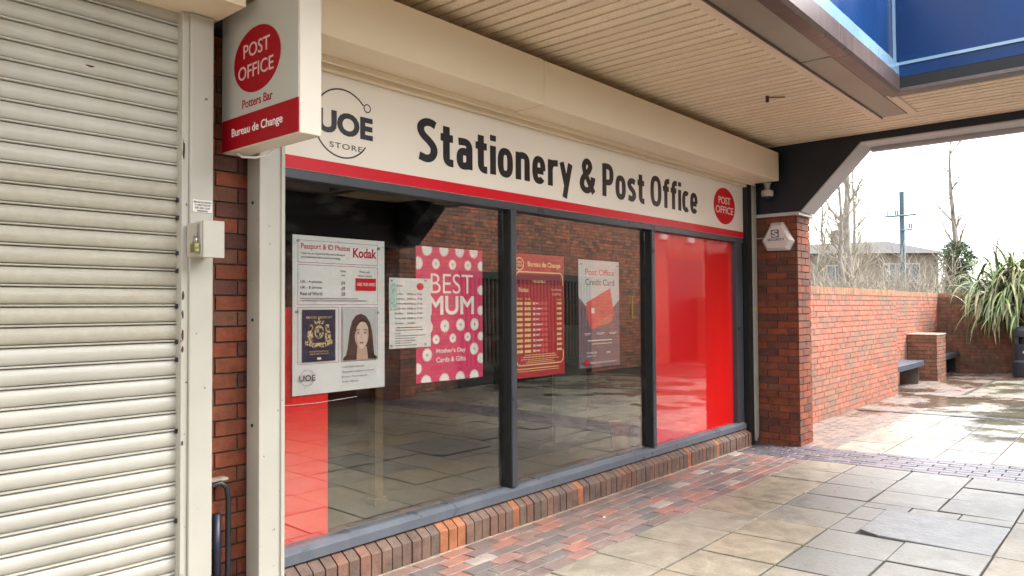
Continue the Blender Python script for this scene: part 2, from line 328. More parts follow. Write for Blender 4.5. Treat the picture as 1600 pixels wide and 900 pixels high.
# ------------------------------------------------------------------ ground
def gz(y):                                      # the path is crowned: it falls towards the buildings on both sides
    return max(0.0, .0163*(3.27-abs(y-.15)-.15)) if abs(y-.15) < 3.2 else 0.0
b = MB(); b.box(-400, 600, -400, 400, -1.2, -.06); tag(b.build('ground', DIRT), kind='structure')
def paved(name, x0, x1, y0, y1, dx, dy, M, gap=.007, bond=0, along='x', top=0.0, jit=.0012, kind=True, skip=None, off=0.0):
    b = MB(); rows = int(round((y1-y0)/dy)) if along == 'x' else int(round((x1-x0)/dx))
    for r_ in range(rows):
        sh = (r_*bond) % 1.0
        L0, L1, st = (x0, x1, dx) if along == 'x' else (y0, y1, dy)
        p = L0-sh*st+off
        while p < L1-1e-4:
            a, c = max(p, L0), min(p+st, L1)
            if c-a > .02:
                if along == 'x': X0, X1, Y0, Y1 = a, c, y0+r_*dy, y0+(r_+1)*dy
                else: X0, X1, Y0, Y1 = x0+r_*dx, x0+(r_+1)*dx, a, c
                if not (skip and skip((X0+X1)/2, (Y0+Y1)/2)):
                    g_ = gap/2*(1+random.uniform(-.4, .5)); X0 += g_; X1 -= g_; Y0 += g_; Y1 -= g_
                    h = random.uniform(-jit, jit); t = [random.uniform(-jit, jit) for _ in range(4)]
                    c_ = .003
                    base = [(X0, Y0), (X1, Y0), (X1, Y1), (X0, Y1)]
                    inn = [(X0+c_, Y0+c_), (X1-c_, Y0+c_), (X1-c_, Y1-c_), (X0+c_, Y1-c_)]
                    V = [(q[0], q[1], gz(q[1])-.05) for q in base]+[(q[0], q[1], gz(q[1])+top+h-.003) for q in base]+[(q[0], q[1], gz(q[1])+top+h+t[i]) for i, q in enumerate(inn)]
                    b.add(V, [(0, 1, 5, 4), (1, 2, 6, 5), (2, 3, 7, 6), (3, 0, 4, 7), (4, 5, 9, 8), (5, 6, 10, 9), (6, 7, 11, 10), (7, 4, 8, 11), (8, 9, 10, 11)])
            p += st
    o = b.build(name, M)
    if kind: tag(o, kind='structure')
    return o
# bedding sheet that follows the crown, shows in the joints
b = MB(); ys = [-3.3+.1*i for i in range(70)]
for i in range(len(ys)-1):
    b.add([(-8, ys[i], gz(ys[i])-.010), (24, ys[i], gz(ys[i])-.010), (24, ys[i+1], gz(ys[i+1])-.010), (-8, ys[i+1], gz(ys[i+1])-.010)], [(0, 1, 2, 3)])
tag(b.build('path_bedding', JOINT), kind='structure')
SX = .4385
cov = lambda x, y: 5.0 < x < 5.88 and .74 < y < 1.66
grey = lambda x, y: (y < 1.62 and x > 4.3) or (y < 2.1 and x > 5.4) or (x > 6.3 and y < 1.65) or (y < .8)  # grey colour stands in for sky sheen and light through the opening
paved('path_slabs_buff', 7.196-34*SX, 7.196, 2.57-4*.456, 2.57, SX, .456, SLAB, .011, jit=.0025, skip=lambda x, y: grey(x, y) or cov(x, y))
paved('path_slabs_grey', 7.196-34*SX, 7.196, 2.57-4*.456, 2.57, SX, .456, SLABG, .012, jit=.0028, skip=lambda x, y: (not grey(x, y)) or cov(x, y))
paved('path_slabs_far_side', 7.196-34*SX, 7.196, .746-7*.456, .746, SX, .456, SLAB, .008, jit=.0022, skip=lambda x, y: y < -2.45)
paved('path_slabs_cut', 5.714, 5.878, .746, 1.658, .164, .304, SLABG, .008, jit=.002); paved('path_slabs_cut', 5.003, 5.714, 1.490, 1.658, .3555, .168, SLABG, .008, jit=.002)
co = MB(); co.prism([(5.012, .755), (5.705, .75), (5.70, 1.483), (5.08, 1.48), (5.014, 1.36)], (0, 0, 0), (1, 0, 0), (0, 1, 0), gz(1.1)+.005)
tag(co.build('cover_slab', SLABD, bevel=.006), 'large dark grey square cover slab set in the pale paving', 'cover slab')
paved('path_pavers', -6, 7.2, 2.57, 3.272, .216, .1003, B_PAVE, .006, .5, jit=.0016)
paved('path_pavers_opposite', -6, 7.2, -3.05, -2.45, .216, .1, B_PAVE, .006, .5, jit=.0016)
paved('paver_band', 7.2, 7.9, -3.05, 3.4, .1, .215, B_BAND, .009, .5, along='y', jit=.0014)
paved('yard_pavers', 7.9, 13.4, 2.55, 3.3, .216, .107, B_YARD, .006, .5, jit=.0016)
paved('yard_slabs', 7.9, 13.33, 2.55-12*.456, 2.55, .6, .456, SLABY, .009, .0, jit=.002, skip=lambda x, y: False)
paved('yard_pavers_recess', 13.4, 19.1, 3.3, 3.9, .216, .1, B_YARD, .006, .5, jit=.0016)
paved('yard_pavers_red', 13.4, 19.1, 1.94, 3.3, .216, .1046, B_YARD, .006, .5, jit=.0016, skip=lambda x, y: y < 2.5 and 13.8 < x < 17.0)
paved('yard_slabs_back', 13.8, 17.0, 1.94-5*.456, 2.5, .6, .456, SLABY, .009, 0, jit=.002)
paved('yard_slabs_end', 17.0, 19.1, 1.94-10*.456, 1.94, .6, .456, SLABY, .009, 0, jit=.002)
paved('yard_paver_strip', 13.33, 13.8, -3.05, 1.94, .117, .215, B_YARD, .007, .5, along='y')
dr = MB(); dr.box(11.10, 11.16, -3.0, 3.25, -.03, .002)
for i in range(60):
    y = -3+i*.104
    dr.box(11.085, 11.175, y, y+.098, gz(y)-.02, gz(y)+.0075)
tag(dr.build('drain_channel', mat('drain iron', (.09, .09, .095), .4, .2, 20, metal=.5)), 'narrow dark drain channel across the wet yard', 'drain')

# ------------------------------------------------------------------ brickwork
def bricks(b, x0, x1, y0, y1, z0, z1, face, cope=0, phase=0, H=.075, Lb=.225, dep=.012, ends=(1, 1), mortar=1, single=False):
    """running bond skin of separate bricks on the given faces of the block, mortar body behind; face: string of 'x','X','y','Y'"""
    d = dep
    ex0 = x0+(d if 'x' in face else 0); ex1 = x1-(d if 'X' in face else 0); ey0 = y0+(d if 'y' in face else 0); ey1 = y1-(d if 'Y' in face else 0)
    zt = z1-cope
    b.box(ex0, ex1, ey0, ey1, z0, zt-.002, mortar)
    n = int(round((zt-z0)/H)); h = (zt-z0)/n
    for f in face:
        al = 'x' if f in 'yY' else 'y'
        A0, A1 = (x0, x1) if al == 'x' else (y0, y1)
        for r_ in range(n):
            p = A0-(Lb*.5 if (r_+phase+(0 if al == 'x' else 1)) % 2 else 0)
            while p < A1-1e-3:
                a, c = max(p, A0), min(p+Lb, A1)
                if c-a > .02:
                    j = .0045; a_ = a+(j if a > A0+1e-6 else 0); c_ = c-(j if c < A1-1e-6 else 0)
                    q = random.uniform(-.0015, .0015); zz0 = z0+r_*h+j; zz1 = z0+(r_+1)*h-j; o_ = d+.01
                    # at corners the returning brick would overlap: pull the second face back a little
                    if al == 'x':
                        yy0, yy1 = (y0+q, y0+o_) if f == 'y' else (y1-o_, y1+q)
                        b.box(a_+(.0 if a > A0+1e-6 else .0012), c_-(.0 if c < A1-1e-6 else .0012), yy0, yy1, zz0, zz1, 0)
                    else:
                        xx0, xx1 = (x0+q, x0+o_) if f == 'x' else (x1-o_, x1+q)
                        a2 = max(a_, y0+(o_+.001 if 'y' in face else 0)); c2 = min(c_, y1-(o_+.001 if 'Y' in face else 0))
                        if c2-a2 > .01: b.box(xx0, xx1, a2, c2, zz0, zz1, 0)
                p += Lb
def cope_y(b, x0, x1, y0, y1, z0, z1, mi=0, w=.075):
    n = int(round((x1-x0)/w)); w = (x1-x0)/n
    b.box(x0+.003, x1-.003, y0+.006, y1-.006, z0-.004, z1-.008, 1)
    for i in range(n): b.box(x0+i*w+.004, x0+(i+1)*w-.004, y0-.002, y1+.002, z0+.003, z1+random.uniform(-.002, .002), mi)
def cope_x(b, x0, x1, y0, y1, z0, z1, mi=0, w=.075):
    n = int(round((y1-y0)/w)); w = (y1-y0)/n
    b.box(x0+.006, x1-.006, y0+.003, y1-.003, z0-.004, z1-.008, 1)
    for i in range(n): b.box(x0-.002, x1+.002, y0+i*w+.004, y0+(i+1)*w-.004, z0+.003, z1+random.uniform(-.002, .002), mi)

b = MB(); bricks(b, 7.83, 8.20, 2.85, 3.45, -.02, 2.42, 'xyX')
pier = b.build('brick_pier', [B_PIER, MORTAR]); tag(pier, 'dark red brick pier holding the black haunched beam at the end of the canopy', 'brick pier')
b = MB(); b.box(7.80, 8.23, 2.82, 3.40, 2.422, 2.458)
b.build('cap', mat('pale pier cap', (.5, .48, .45), .5, .1, 10), pier, bevel=.004)
b = MB(); bricks(b, 8.21, 13.63, 3.33, 3.62, -.02, 1.62, 'yX')
w1 = b.build('boundary_wall', [B_OUT, MORTL]); tag(w1, 'long orange red brick boundary wall with white scuffs beside the end pier', 'wall')
b = MB(); cope_y(b, 8.21, 13.63, 3.325, 3.625, 1.62, 1.72); b.build('coping', [B_COPE, MORTL], w1)
b = MB(); bricks(b, 13.70, 19.08, 3.80, 4.1, -.02, 1.64, 'y')
w2 = b.build('boundary_wall', [B_OUT, MORTL]); tag(w2, 'recessed length of brick wall behind the brick block and the two dark benches', 'wall')
b = MB(); cope_y(b, 13.6, 19.07, 3.795, 4.105, 1.64, 1.74); b.build('coping', [B_COPE, MORTL], w2)
b = MB(); bricks(b, 19.08, 19.4, -3.0, 4.1, -.02, 1.64, 'x')
w3 = b.build('boundary_wall', [B_BENCH, MORTAR]); tag(w3, 'browner brick wall crossing the far end of the yard behind the spiky plant', 'wall')
b = MB(); cope_x(b, 19.075, 19.405, -3.0, 4.1, 1.64, 1.74); b.build('coping', [B_COPE, MORTL], w3)
b = MB(); bricks(b, 16.25, 17.02, 3.27, 3.79, -.02, .88, 'xyX')
bl = b.build('brick_block', [B_BENCH, MORTAR]); tag(bl, 'low square brick block standing between the two dark benches', 'brick block')
simple('cap', 16.24, 17.03, 3.26, 3.79, .882, .905, mat('stone cap', (.42, .33, .27), .7, .15, 9, .3), bl, .004)
# the two benches
for nm, X0, X1, lab in (('bench', 13.75, 15.62, 'dark slab bench against the recessed wall, nearer side of the brick block'), ('bench', 17.15, 18.9, 'dark slab bench on the far side of the brick block, under the spiky leaves')):
    t = thing(nm, lab, 'bench', ((X0+X1)/2, 3.58, 0))
    simple('seat', X0, X1, 3.36, 3.78, .33, .43, BENCHM, t, .008)
    for xx in (X0+.12, X1-.2):
        simple('leg', xx, xx+.05, 3.42, 3.74, -.01, .33, METAL if X0 < 15 else BLKP, t)
# opposite brick building (seen in the shop glass)
b = MB(); bricks(b, 7.84, 24, -3.4, -3.05, -.02, 4.9, 'Y', Lb=.225)
ob_ = thing('opposite_building', 'tall mottled brown brick building across the path, reflected in the shop glass', 'building', (8.2, -3.2, 0))
b.build('wall', [B_BACK, MORTAR], ob_)
b = MB(); b.box(7.84, 24, -8, -3.42, 0, 4.9); b.box(8.1, 24.2, -8.1, -2.95, 4.9, 5.05); b.build('roof', BLKP, ob_)
d_ = simple('door', 17.6, 19.5, -3.06, -3.03, .0, 2.75, BLKP, ob_); simple('door_frame', 17.5, 19.6, -3.055, -3.02, 2.75, 2.98, mat('lintel brick', (.35, .12, .08), .8, .2, 20), ob_)
for x in (17.2, 18.7):
    t = thing('wall_light', 'small white box light high on the opposite brick wall, %s the doorway' % ('left of' if x < 18 else 'above'), 'wall light', (x, -3, 3.3))
    simple('housing', x-.17, x+.17, -3.05, -2.98, 3.2, 3.4, WHITE, t, .01); simple('diffuser', x-.15, x+.15, -2.98, -2.93, 3.22, 3.36, mat('opal diffuser', (.85, .85, .85), .3, .02), t, .01)
t = thing('security_gate', 'dark green metal gate of upright bars on the opposite brick wall', 'gate', (11.8, -2.97, 0))
GG = mat('dark green gate paint', (.02, .035, .035), .45, .1, 10)
simple('rail', 9.7, 13.9, -3.0, -2.93, 2.03, 2.16, GG, t); simple('rail', 9.7, 13.9, -3.0, -2.93, .25, .38, GG, t)
for i in range(36): simple('bar', 9.75+i*.117, 9.79+i*.117, -2.99, -2.95, .38, 2.03, GG, t)
simple('kick_plate', 9.7, 13.9, -3.03, -2.96, .0, .2, BLKP, t)
t = tag(simple('wall_plate', 15.72, 15.78, -3.045, -3.02, 1.2, 1.75, mat('yellow plate', (.6, .45, .08), .5)), 'narrow yellow upright strip on the opposite brick wall', 'wall strip')
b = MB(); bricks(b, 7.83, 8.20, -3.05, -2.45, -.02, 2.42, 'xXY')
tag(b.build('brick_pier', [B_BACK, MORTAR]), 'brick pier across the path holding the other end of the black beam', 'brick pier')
# opposite shop row under the canopy
t = thing('opposite_shopfront', 'dark shop row across the path under the canopy, cream part added to bounce light', 'shopfront', (2, -3.1, 0))
simple('fascia', 4.4, 7.82, -3.055, -2.5, 2.44, 3.165, FBLACK, t); simple('fascia', -8, 4.39, -3.055, -2.7, 2.44, 3.165, CREAM, t, .01)  # black length paints in a shadow gap; cream length added to bounce light
simple('bounce_shutter', -8, 3.2, -3.28, -3.20, .3, 2.4, SHUT, t)  # unseen pale shutter added to bounce fill light under the canopy
b = MB(); bricks(b, 5.9, 7.82, -3.4, -3.06, -.02, 3.17, 'Y'); b.box(-8, 5.9, -3.4, -3.06, 0, .3, 1); b.box(-8, 5.9, -3.4, -3.06, 2.4, 3.16, 1); b.build('wall', [B_PIER, MORTAR], t)
b = MB(); b.box(-8, 5.9, -3.35, -3.3, .3, 2.4); b.build('window', mat('dark glazing', (.02, .022, .025), .08, .1), t)
for x in (-6, -3, 0, 3, 5.8): simple('mullion', x, x+.08, -3.3, -3.05, .3, 2.4, DARKF, t)

# ------------------------------------------------------------------ shop building
shop = thing('shop_building', 'brick and black fascia wall of the shop row around the glazed front', 'building', (4, 3.5, 0))
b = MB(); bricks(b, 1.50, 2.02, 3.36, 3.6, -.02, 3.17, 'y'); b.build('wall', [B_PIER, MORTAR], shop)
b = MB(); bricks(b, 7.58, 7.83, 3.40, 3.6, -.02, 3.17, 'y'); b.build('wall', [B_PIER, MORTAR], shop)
simple('fascia_backing', -7.9, 7.83, 3.36, 3.42, 2.77, 3.17, FBLACK, shop).location.z += 0
b = MB(); b.box(-8, 1.49, 3.36, 3.6, 0, 2.76); b.build('rear_wall', DARKIN, shop)
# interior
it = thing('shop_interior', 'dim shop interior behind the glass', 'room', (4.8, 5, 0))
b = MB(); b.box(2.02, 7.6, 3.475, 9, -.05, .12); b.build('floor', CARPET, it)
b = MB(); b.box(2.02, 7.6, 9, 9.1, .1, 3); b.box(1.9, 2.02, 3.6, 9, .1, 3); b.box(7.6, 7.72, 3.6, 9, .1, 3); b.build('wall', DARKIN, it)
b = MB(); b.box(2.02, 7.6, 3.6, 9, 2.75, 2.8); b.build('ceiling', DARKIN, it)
def wood(x, y, w, lab):
    t = thing('timber_post', lab, 'post', (x, y, .12)); simple('post', x, x+w, y, y+.06, .121, 1.5, WOODB, t); simple('base_plate', x-.02, x+w+.02, y-.02, y+.08, .12, .16, WOODB, t)
wood(3.26, 4.1, .07, 'brown timber post inside the shop behind the opening hours sheet')
wood(2.95, 4.45, .04, 'thinner brown timber post inside the shop near the red panel')
t = thing('display_board', 'grey upright display board inside the shop behind the mauve poster', 'display board', (5.9, 4.3, .12))
simple('panel', 5.55, 6.05, 4.3, 4.34, .2, 1.3, mat('display grey', (.20, .19, .16), .6), t); simple('foot', 5.55, 6.05, 4.15, 4.5, .121, .16, BLKP, t)
for x, lab in ((6.05, 'left of two small red tubs on the shop floor'), (6.35, 'right of two small red tubs on the shop floor')):
    b = MB(); b.lathe([(.08, 0), (.11, .24), (.12, .25), (.10, .25), (.08, .05)], (x, 3.9, .121), 20)
    tag(b.build('red_tub', RED, smooth=True), lab, 'tub', 'red tubs inside the shop')
b = MB(); b.box(5.0, 7.2, 6.6, 7.3, .12, 1.05); b.box(4.95, 7.25, 6.55, 7.35, 1.05, 1.10)
tag(b.build('counter', mat('counter grey', (.10, .09, .09), .5)), 'long grey counter at the back of the shop', 'counter')

# shopfront glazing
sf = thing('shopfront_window', 'three-pane anthracite framed shop window above the brick sill', 'shop window', (4.8, 3.36, .17))
simple('head_rail', 1.985, 7.56, 3.325, 3.44, 2.140, 2.188, DARKF, sf, .003)
b = MB(); b.prism([(3.315, .183), (3.315, .235), (3.345, .255), (3.44, .255), (3.44, .188)], (1.985, 0, 0), (0, 1, 0), (0, 0, 1), 5.575)
b.build('bottom_rail', mat('window rail skylit grey', (.10, .115, .14), .33, .08, 5, .08, 80, streak=((.17, .17, .17), .3)), sf, bevel=.002)  # paler and bluer than the frame: reflected skylight put into the colour
for x0, x1 in ((3.795, 3.858), (5.655, 5.715)):
    simple('mullion', x0+.012, x1, 3.318, 3.334, .2555, 2.1395, DARKF, sf, .003)
    simple('mullion_body', x0, x1-.004, 3.334, 3.410, .256, 2.139, FBLACK, sf)
simple('stile', 1.985, 2.06, 3.33, 3.44, .2555, 2.1395, DARKF, sf); simple('stile', 7.40, 7.555, 3.335, 3.44, .2555, 2.1395, DARKF, sf, .002)
for x0, x1 in ((2.061, 3.794), (3.855, 5.654)):
    simple('pane', x0, x1, 3.380, 3.386, .2555, 2.1395, GLASS, sf)
simple('red_pane', 5.712, 7.399, 3.380, 3.386, .256, 2.139, mat('red glazed film', (.68, .003, .004), .45, .02, coat=1., spec=.1), sf).data.materials[0].node_tree.nodes['Principled BSDF'].inputs['Coat IOR'].default_value = 2.3
simple('red_board', 2.062, 2.40, 3.424, 3.436, .256, 1.48, mat('red window board', (.75, .010, .010), .4, .04), sf)
# soldier brick sill
b = MB(); x = 1.985; b.box(1.985, 7.56, 3.29, 3.36, -.02, .118, 1)
while x < 7.55:
    j = .0045; X0, X1 = x+j, x+.0735-j; q = random.uniform(-.003, .003); hz = random.uniform(-.002, .003)
    P = [(3.27+q, -.02), (3.27+q, .128+hz), (3.278+q, .137+hz), (3.345, .180+hz), (3.345, -.02)]
    b.prism(P, (X0, 0, 0), (0, 1, 0), (0, 0, 1), X1-X0, 0); x += .0735
b.box(1.985, 7.56, 3.262, 3.285, -.02, .006, 1)
tag(b.build('brick_sill', [B_SILL, MORTL]), 'row of upright bricks forming the sill under the shop window', 'sill')


# the fascia lettering is drawn stroke by stroke: tall, narrow, rounded-square letters
WST = .208
def _sup(cx, cy, rx, ry, a0, a1, n=18, e=2.7):
    P = []
    for i in range(n+1):
        t = R(a0+(a1-a0)*i/n); c, s_ = math.cos(t), math.sin(t)
        P.append((cx+rx*math.copysign(abs(c)**(2/e), c), cy+ry*math.copysign(abs(s_)**(2/e), s_)))
    return P
def _cat(P, n=7):
    Q = [P[0]]+list(P)+[P[-1]]; out = []
    for i in range(1, len(Q)-2):
        for k in range(n):
            t = k/n; out.append(tuple(.5*(2*Q[i][j]+(Q[i+1][j]-Q[i-1][j])*t+(2*Q[i-1][j]-5*Q[i][j]+4*Q[i+1][j]-Q[i+2][j])*t*t+(3*Q[i][j]-Q[i-1][j]-3*Q[i+1][j]+Q[i+2][j])*t**3) for j in (0, 1)))
    out.append(P[-1]); return out
def glyphs():
    h = WST/2; x = .73; v = .072; G = {}
    G['n'] = (.55, [[(h, 0), (h, x)], _sup(.275, x-v-.2, .275-h, .2, 150, 0)+[(.55-h, 0)]])
    G['r'] = (.42, [[(h, 0), (h, x)], _sup(.40, x-v-.26, .40-h, .26, 165, 88)])
    G['o'] = (.56, [_sup(.28, x/2, .28-h, x/2-v, 0, 360, 40)])
    G['O'] = (.68, [_sup(.34, .5, .34-h, .5-v, 0, 360, 48)])
    G['e'] = (.54, [_sup(.27, x/2, .27-h, x/2-v, 0, 318, 36), [(h, x/2-.02), (.54-h+.02, x/2-.02)]])
    G['c'] = (.46, [_sup(.27, x/2, .27-h, x/2-v, 52, 308, 30)])
    G['i'] = (.17, [[(h, 0), (h, x)], [(h, .85), (h, 1.0)]])
    G['t'] = (.40, [[(.08+h, .93), (.08+h, .22)]+_sup(.08+h+.16, .22, .16, .22-v, 180, 270)+[(.40, v)], [(0, x-v), (.39, x-v)]])
    G['a'] = (.52, [[(.06, x-v-.01), (.22, x-v)]+_sup(.25, x-v-.17, .27-h, .17, 90, 0)+[(.52-h, 0)], [(.52-h, .42), (.27, .42)]+_sup(.24, .42-.175, .24-h, .175, 90, 270)+[(.30, v), (.43, .15)]])
    G['f'] = (.40, [[(.08+h, 0), (.08+h, .76)]+_sup(.08+h+.17, .76, .17, .24-v, 180, 90)+[(.42, 1-v)], [(0, x-v), (.38, x-v)]])
    G['y'] = (.54, [[(.075, x), (.285, .06)], [(.465, x), (.27, .02), (.20, -.27)]])
    G['P'] = (.58, [[(h, 0), (h, 1)], [(h+.02, 1-v), (.24, 1-v)]+_sup(.26, 1-v-.245, .32-h, .245, 90, -90)+[(h+.02, 1-v-.49)]])
    G['S'] = (.58, [_cat([(.53, .88), (.40, .925), (.24, .915), (.115, .83), (.10, .71), (.18, .60), (.33, .50), (.46, .38), (.485, .25), (.41, .125), (.26, .075), (.05, .12)])])
    G['s'] = (.46, [_cat([(.42, .62), (.30, .655), (.17, .64), (.095, .56), (.13, .46), (.25, .375), (.355, .275), (.355, .15), (.24, .075), (.04, .11)])])
    G['&'] = (.72, [_cat([(.66, .02), (.48, .25), (.26, .56), (.19, .75), (.24, .88), (.34, .93), (.45, .88), (.48, .77), (.40, .64), (.22, .50), (.11, .36), (.09, .21), (.19, .09), (.35, .07), (.50, .16), (.60, .34), (.62, .48)])])
    return G
def stroke_sign(body, a0, a1, z0, cap, y, M, parent):
    G = glyphs(); adv = []; p_ = 0
    for ch_ in body:
        adv.append(p_); p_ += (.27 if ch_ == ' ' else G[ch_][0]+.105)
    sx = (a1-a0)/(p_-.105)
    for ch_, o_ in zip(body, adv):
        if ch_ == ' ': continue
        b = MB(); lv = 0
        for st in G[ch_][1]:
            lv += 1; Pn = []
            closed = math.dist(st[0], st[-1]) < 1e-6; n = len(st)-(1 if closed else 0); st_ = st[:n]
            for i in range(n):
                pa = st_[(i-1) % n] if (closed or i > 0) else st_[i]; pb = st_[(i+1) % n] if (closed or i < n-1) else st_[i]
                tx, ty = pb[0]-pa[0], pb[1]-pa[1]; l_ = math.hypot(tx, ty) or 1; tx, ty = tx/l_, ty/l_
                w_ = WST/2*(1-.14*abs(tx)); Pn.append(((st_[i][0]-ty*w_, st_[i][1]+tx*w_), (st_[i][0]+ty*w_, st_[i][1]-tx*w_)))
            V = []
            for L_, R_ in Pn:
                for q in (L_, R_): V.append((a0+(o_+q[0])*sx, y-.0006-.0004*lv-.00001*len(V), z0+q[1]*cap))
            fs = [(2*i, 2*i+2, 2*i+3, 2*i+1) for i in range(n-1)]+([(2*n-2, 0, 1, 2*n-1)] if closed else [])
            k = len(V); V2 = V+[(q[0], y, q[2]) for q in V]
            side = []
            for i in range(n-1 if not closed else n):
                j = (i+1) % n; side += [(2*i, 2*i+k, 2*j+k, 2*j), (2*i+1, 2*j+1, 2*j+1+k, 2*i+1+k)]
            b.add(V2, fs+side)
        b.build('letter', M, parent)

# sign board
sg = thing('shop_sign', 'long cream fascia sign with black lettering and a red stripe above the window', 'shop sign', (4.8, 3.33, 2.45))
simple('panel', 1.985, 7.575, 3.33, 3.357, 2.19, 2.735, SIGNC, sg, .002)
simple('stripe', 1.985, 7.575, 3.3265, 3.3295, 2.193, 2.258, RED, sg)
SO = (0, 3.3295, 0)
stroke_sign('Stationery & Post Office', 2.969, 6.544, 2.358, .262, 3.3298, BLACK, sg)
lettering('UOE', 2.268, 2.634, 2.412, 2.540, SO, FY, BLACK, sg, bold=.02, fat=.025)
lettering('STORE', 2.345, 2.560, 2.338, 2.368, SO, FY, BLACK, sg, track=1.15)
b = MB(); arc(b, 2.43, 2.477, .186, 145, 42, .008, SO, FY); b.build('emblem_arc', BLACK, sg)
b = MB(); arc(b, 2.43, 2.477, .186, 212, 325, .008, SO, FY); b.build('emblem_arc', BLACK, sg)
b = MB(); arc(b, 2.595, 2.592, .022, 0, 360, .006, SO, FY); b.build('emblem_ring', BLACK, sg)
b = MB(); b.prism(disc_pts(7.13, 2.492, .243, .186), SO, *FY, .0015); lg = b.build('logo_oval', RED, sg)
lettering('POST', 6.995, 7.265, 2.512, 2.585, (0, 3.3278, 0), FY, SIGNC, sg, bold=.006)
lettering('OFFICE', 6.93, 7.33, 2.415, 2.488, (0, 3.3278, 0), FY, SIGNC, sg, bold=.006)
# shutter housing over the shop
sh = thing('shutter_housing', 'long cream shutter housing above the lettered shop sign', 'shutter housing', (4.8, 3.1, 2.9))
b = MB(); b.box(1.84, 3.757, 2.985, 3.34, 2.785, 3.082); b.box(3.761, 7.70, 2.985, 3.34, 2.780, 3.080); b.build('casing', CREAM, sh, bevel=.006)
b = MB(); b.box(1.84, 7.66, 3.225, 3.245, 2.752, 2.785); b.box(1.84, 7.66, 3.29, 3.357, 2.737, 2.779); b.box(1.84, 7.6, 3.262, 3.283, 2.765, 2.781); b.build('bottom_rail', CREAM, sh, bevel=.003)
# left white post
t = thing('white_post', 'chipped white square post left of the shop window under the sign box', 'post', (1.92, 3.25, 0))
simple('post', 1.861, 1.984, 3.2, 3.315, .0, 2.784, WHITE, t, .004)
for z in (.92, 1.42, 1.98):
    b = MB(); b.tube([(1.862, 3.26, z), (1.857, 3.26, z)], .008, 10); b.build('screw', BLKP, t)
simple('rail_lip', 1.972, 1.99, 3.19, 3.2, .0, 2.5, WHITE, t)
# right guide
t = thing('shutter_guide', 'peeling white shutter guide beside the dark brick pier', 'shutter guide', (7.72, 3.3, 0))
b = MB(); b.prism([(7.695, 2.78), (7.695, .16), (7.71, .04), (7.722, .12), (7.73, .03), (7.745, .10), (7.765, .06), (7.775, .2), (7.782, 2.78)][::-1], (0, 3.36, 0), (1, 0, 0), (0, 0, 1), .09)
b.build('channel', WHITE, t); simple('back_channel', 7.585, 7.69, 3.285, 3.39, .0, 2.77, FBLACK, t)
simple('sticker', 7.70, 7.735, 3.262, 3.2695, 1.42, 1.46, mat('yellow sticker', (.55, .5, .05), .5), t)

# ------------------------------------------------------------------ roller shutter on the left
rs = thing('roller_shutter', 'closed off-white roller shutter with rust chips and a band of perforated slats', 'roller shutter', (0, 3.2, 0))
PITCH = .0765
def slats(z0, n, name, M):
    b = MB(); prof = [(0, .020), (.0022, .018), (.0030, -.005), (.005, -.0085), (.0085, -.0085), (.0105, -.005), (.0113, .012), (.0135, .014), (.015, .0035)]
    for i in range(1, 9):
        t_ = i/8; prof.append((.015+(.0765-.015-.001)*t_, .0035-.011*math.sin(math.pi*t_)**.8 if 0 < t_ < 1 else .0035))
    prof.append((.0765, .020))
    V = []; Fc = []; k = 0
    for i in range(n):
        for (dz, dy) in prof[:-1]: V.append((3.212+dy, z0+i*PITCH+dz))
    V.append((3.228, z0+n*PITCH))
    for (y, z) in V: b.v.append((-3.5, y, z)); b.v.append((1.492, y, z))
    for i in range(len(V)-1): b.f.append((2*i, 2*i+1, 2*i+3, 2*i+2)); b.m.append(0)
    o = b.build(name, M, rs, smooth=False); return o
slats(.03, 17, 'lower_slats', SHUT); slats(.03+17*PITCH, 9, 'perforated_slats', PERF); slats(.03+26*PITCH, 12, 'upper_slats', SHUT)
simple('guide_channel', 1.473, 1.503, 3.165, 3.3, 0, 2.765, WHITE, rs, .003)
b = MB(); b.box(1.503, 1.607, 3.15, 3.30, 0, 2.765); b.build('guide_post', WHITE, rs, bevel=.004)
for q in (16, 17, 19, 21, 22, 24, 25, 12, 7, 2): simple('slat_lock', 1.4655, 1.4725, 3.19, 3.207, .03+q*PITCH-.007, .03+q*PITCH+.012, BLKP, rs)
def chip(b, x, z, w, h, n=9):
    b.prism([(x+w*math.cos(2*math.pi*i/n)*random.uniform(.5, 1.2), z+h*math.sin(2*math.pi*i/n)*random.uniform(.6, 1.2)) for i in range(n)], (0, 3.1646, 0), (1, 0, 0), (0, 0, 1), .0006)
RUST = mat('bare rusty steel', (.05, .025, .015), .8)
for z, h_ in ((2.16, .05), (1.53, .02), (1.45, .02), (1.36, .028), (1.30, .015), (.9, .012)):
    b = MB(); chip(b, 1.480, z, .006, h_); b.build('paint_chip', RUST, rs)
simple('sticker', 1.513, 1.600, 3.146, 3.149, 1.895, 1.950, mat('label white', (.70, .67, .6), .5), rs)
for i, s_ in enumerate(('PRESS AND HOLD KEYSWITCH', 'TO OPERATE SHUTTER', 'KEEP AREA CLEAR', 'WHEN MOVING')):
    w = (.040, .036, .034, .024)[i]; lettering(s_, 1.556-w, 1.556+w, 1.935-i*.0125, 1.9435-i*.0125, (0, 3.1458, 0), FY, NAVYP, rs, bold=.02, d=.0004)
t = thing('shutter_housing', 'cream shutter housing box at the top left above the closed shutter', 'shutter housing', (0, 3.1, 2.9))
simple('casing', -3.6, 1.64, 2.93, 3.35, 2.768, 3.06, CREAM, t, .006)
b = MB(); b.tube([(1.60, 3.2, 2.768), (1.60, 3.2, 2.72), (1.63, 3.24, 2.70)], .018, 10); b.build('cable_gland', BLKP, t)
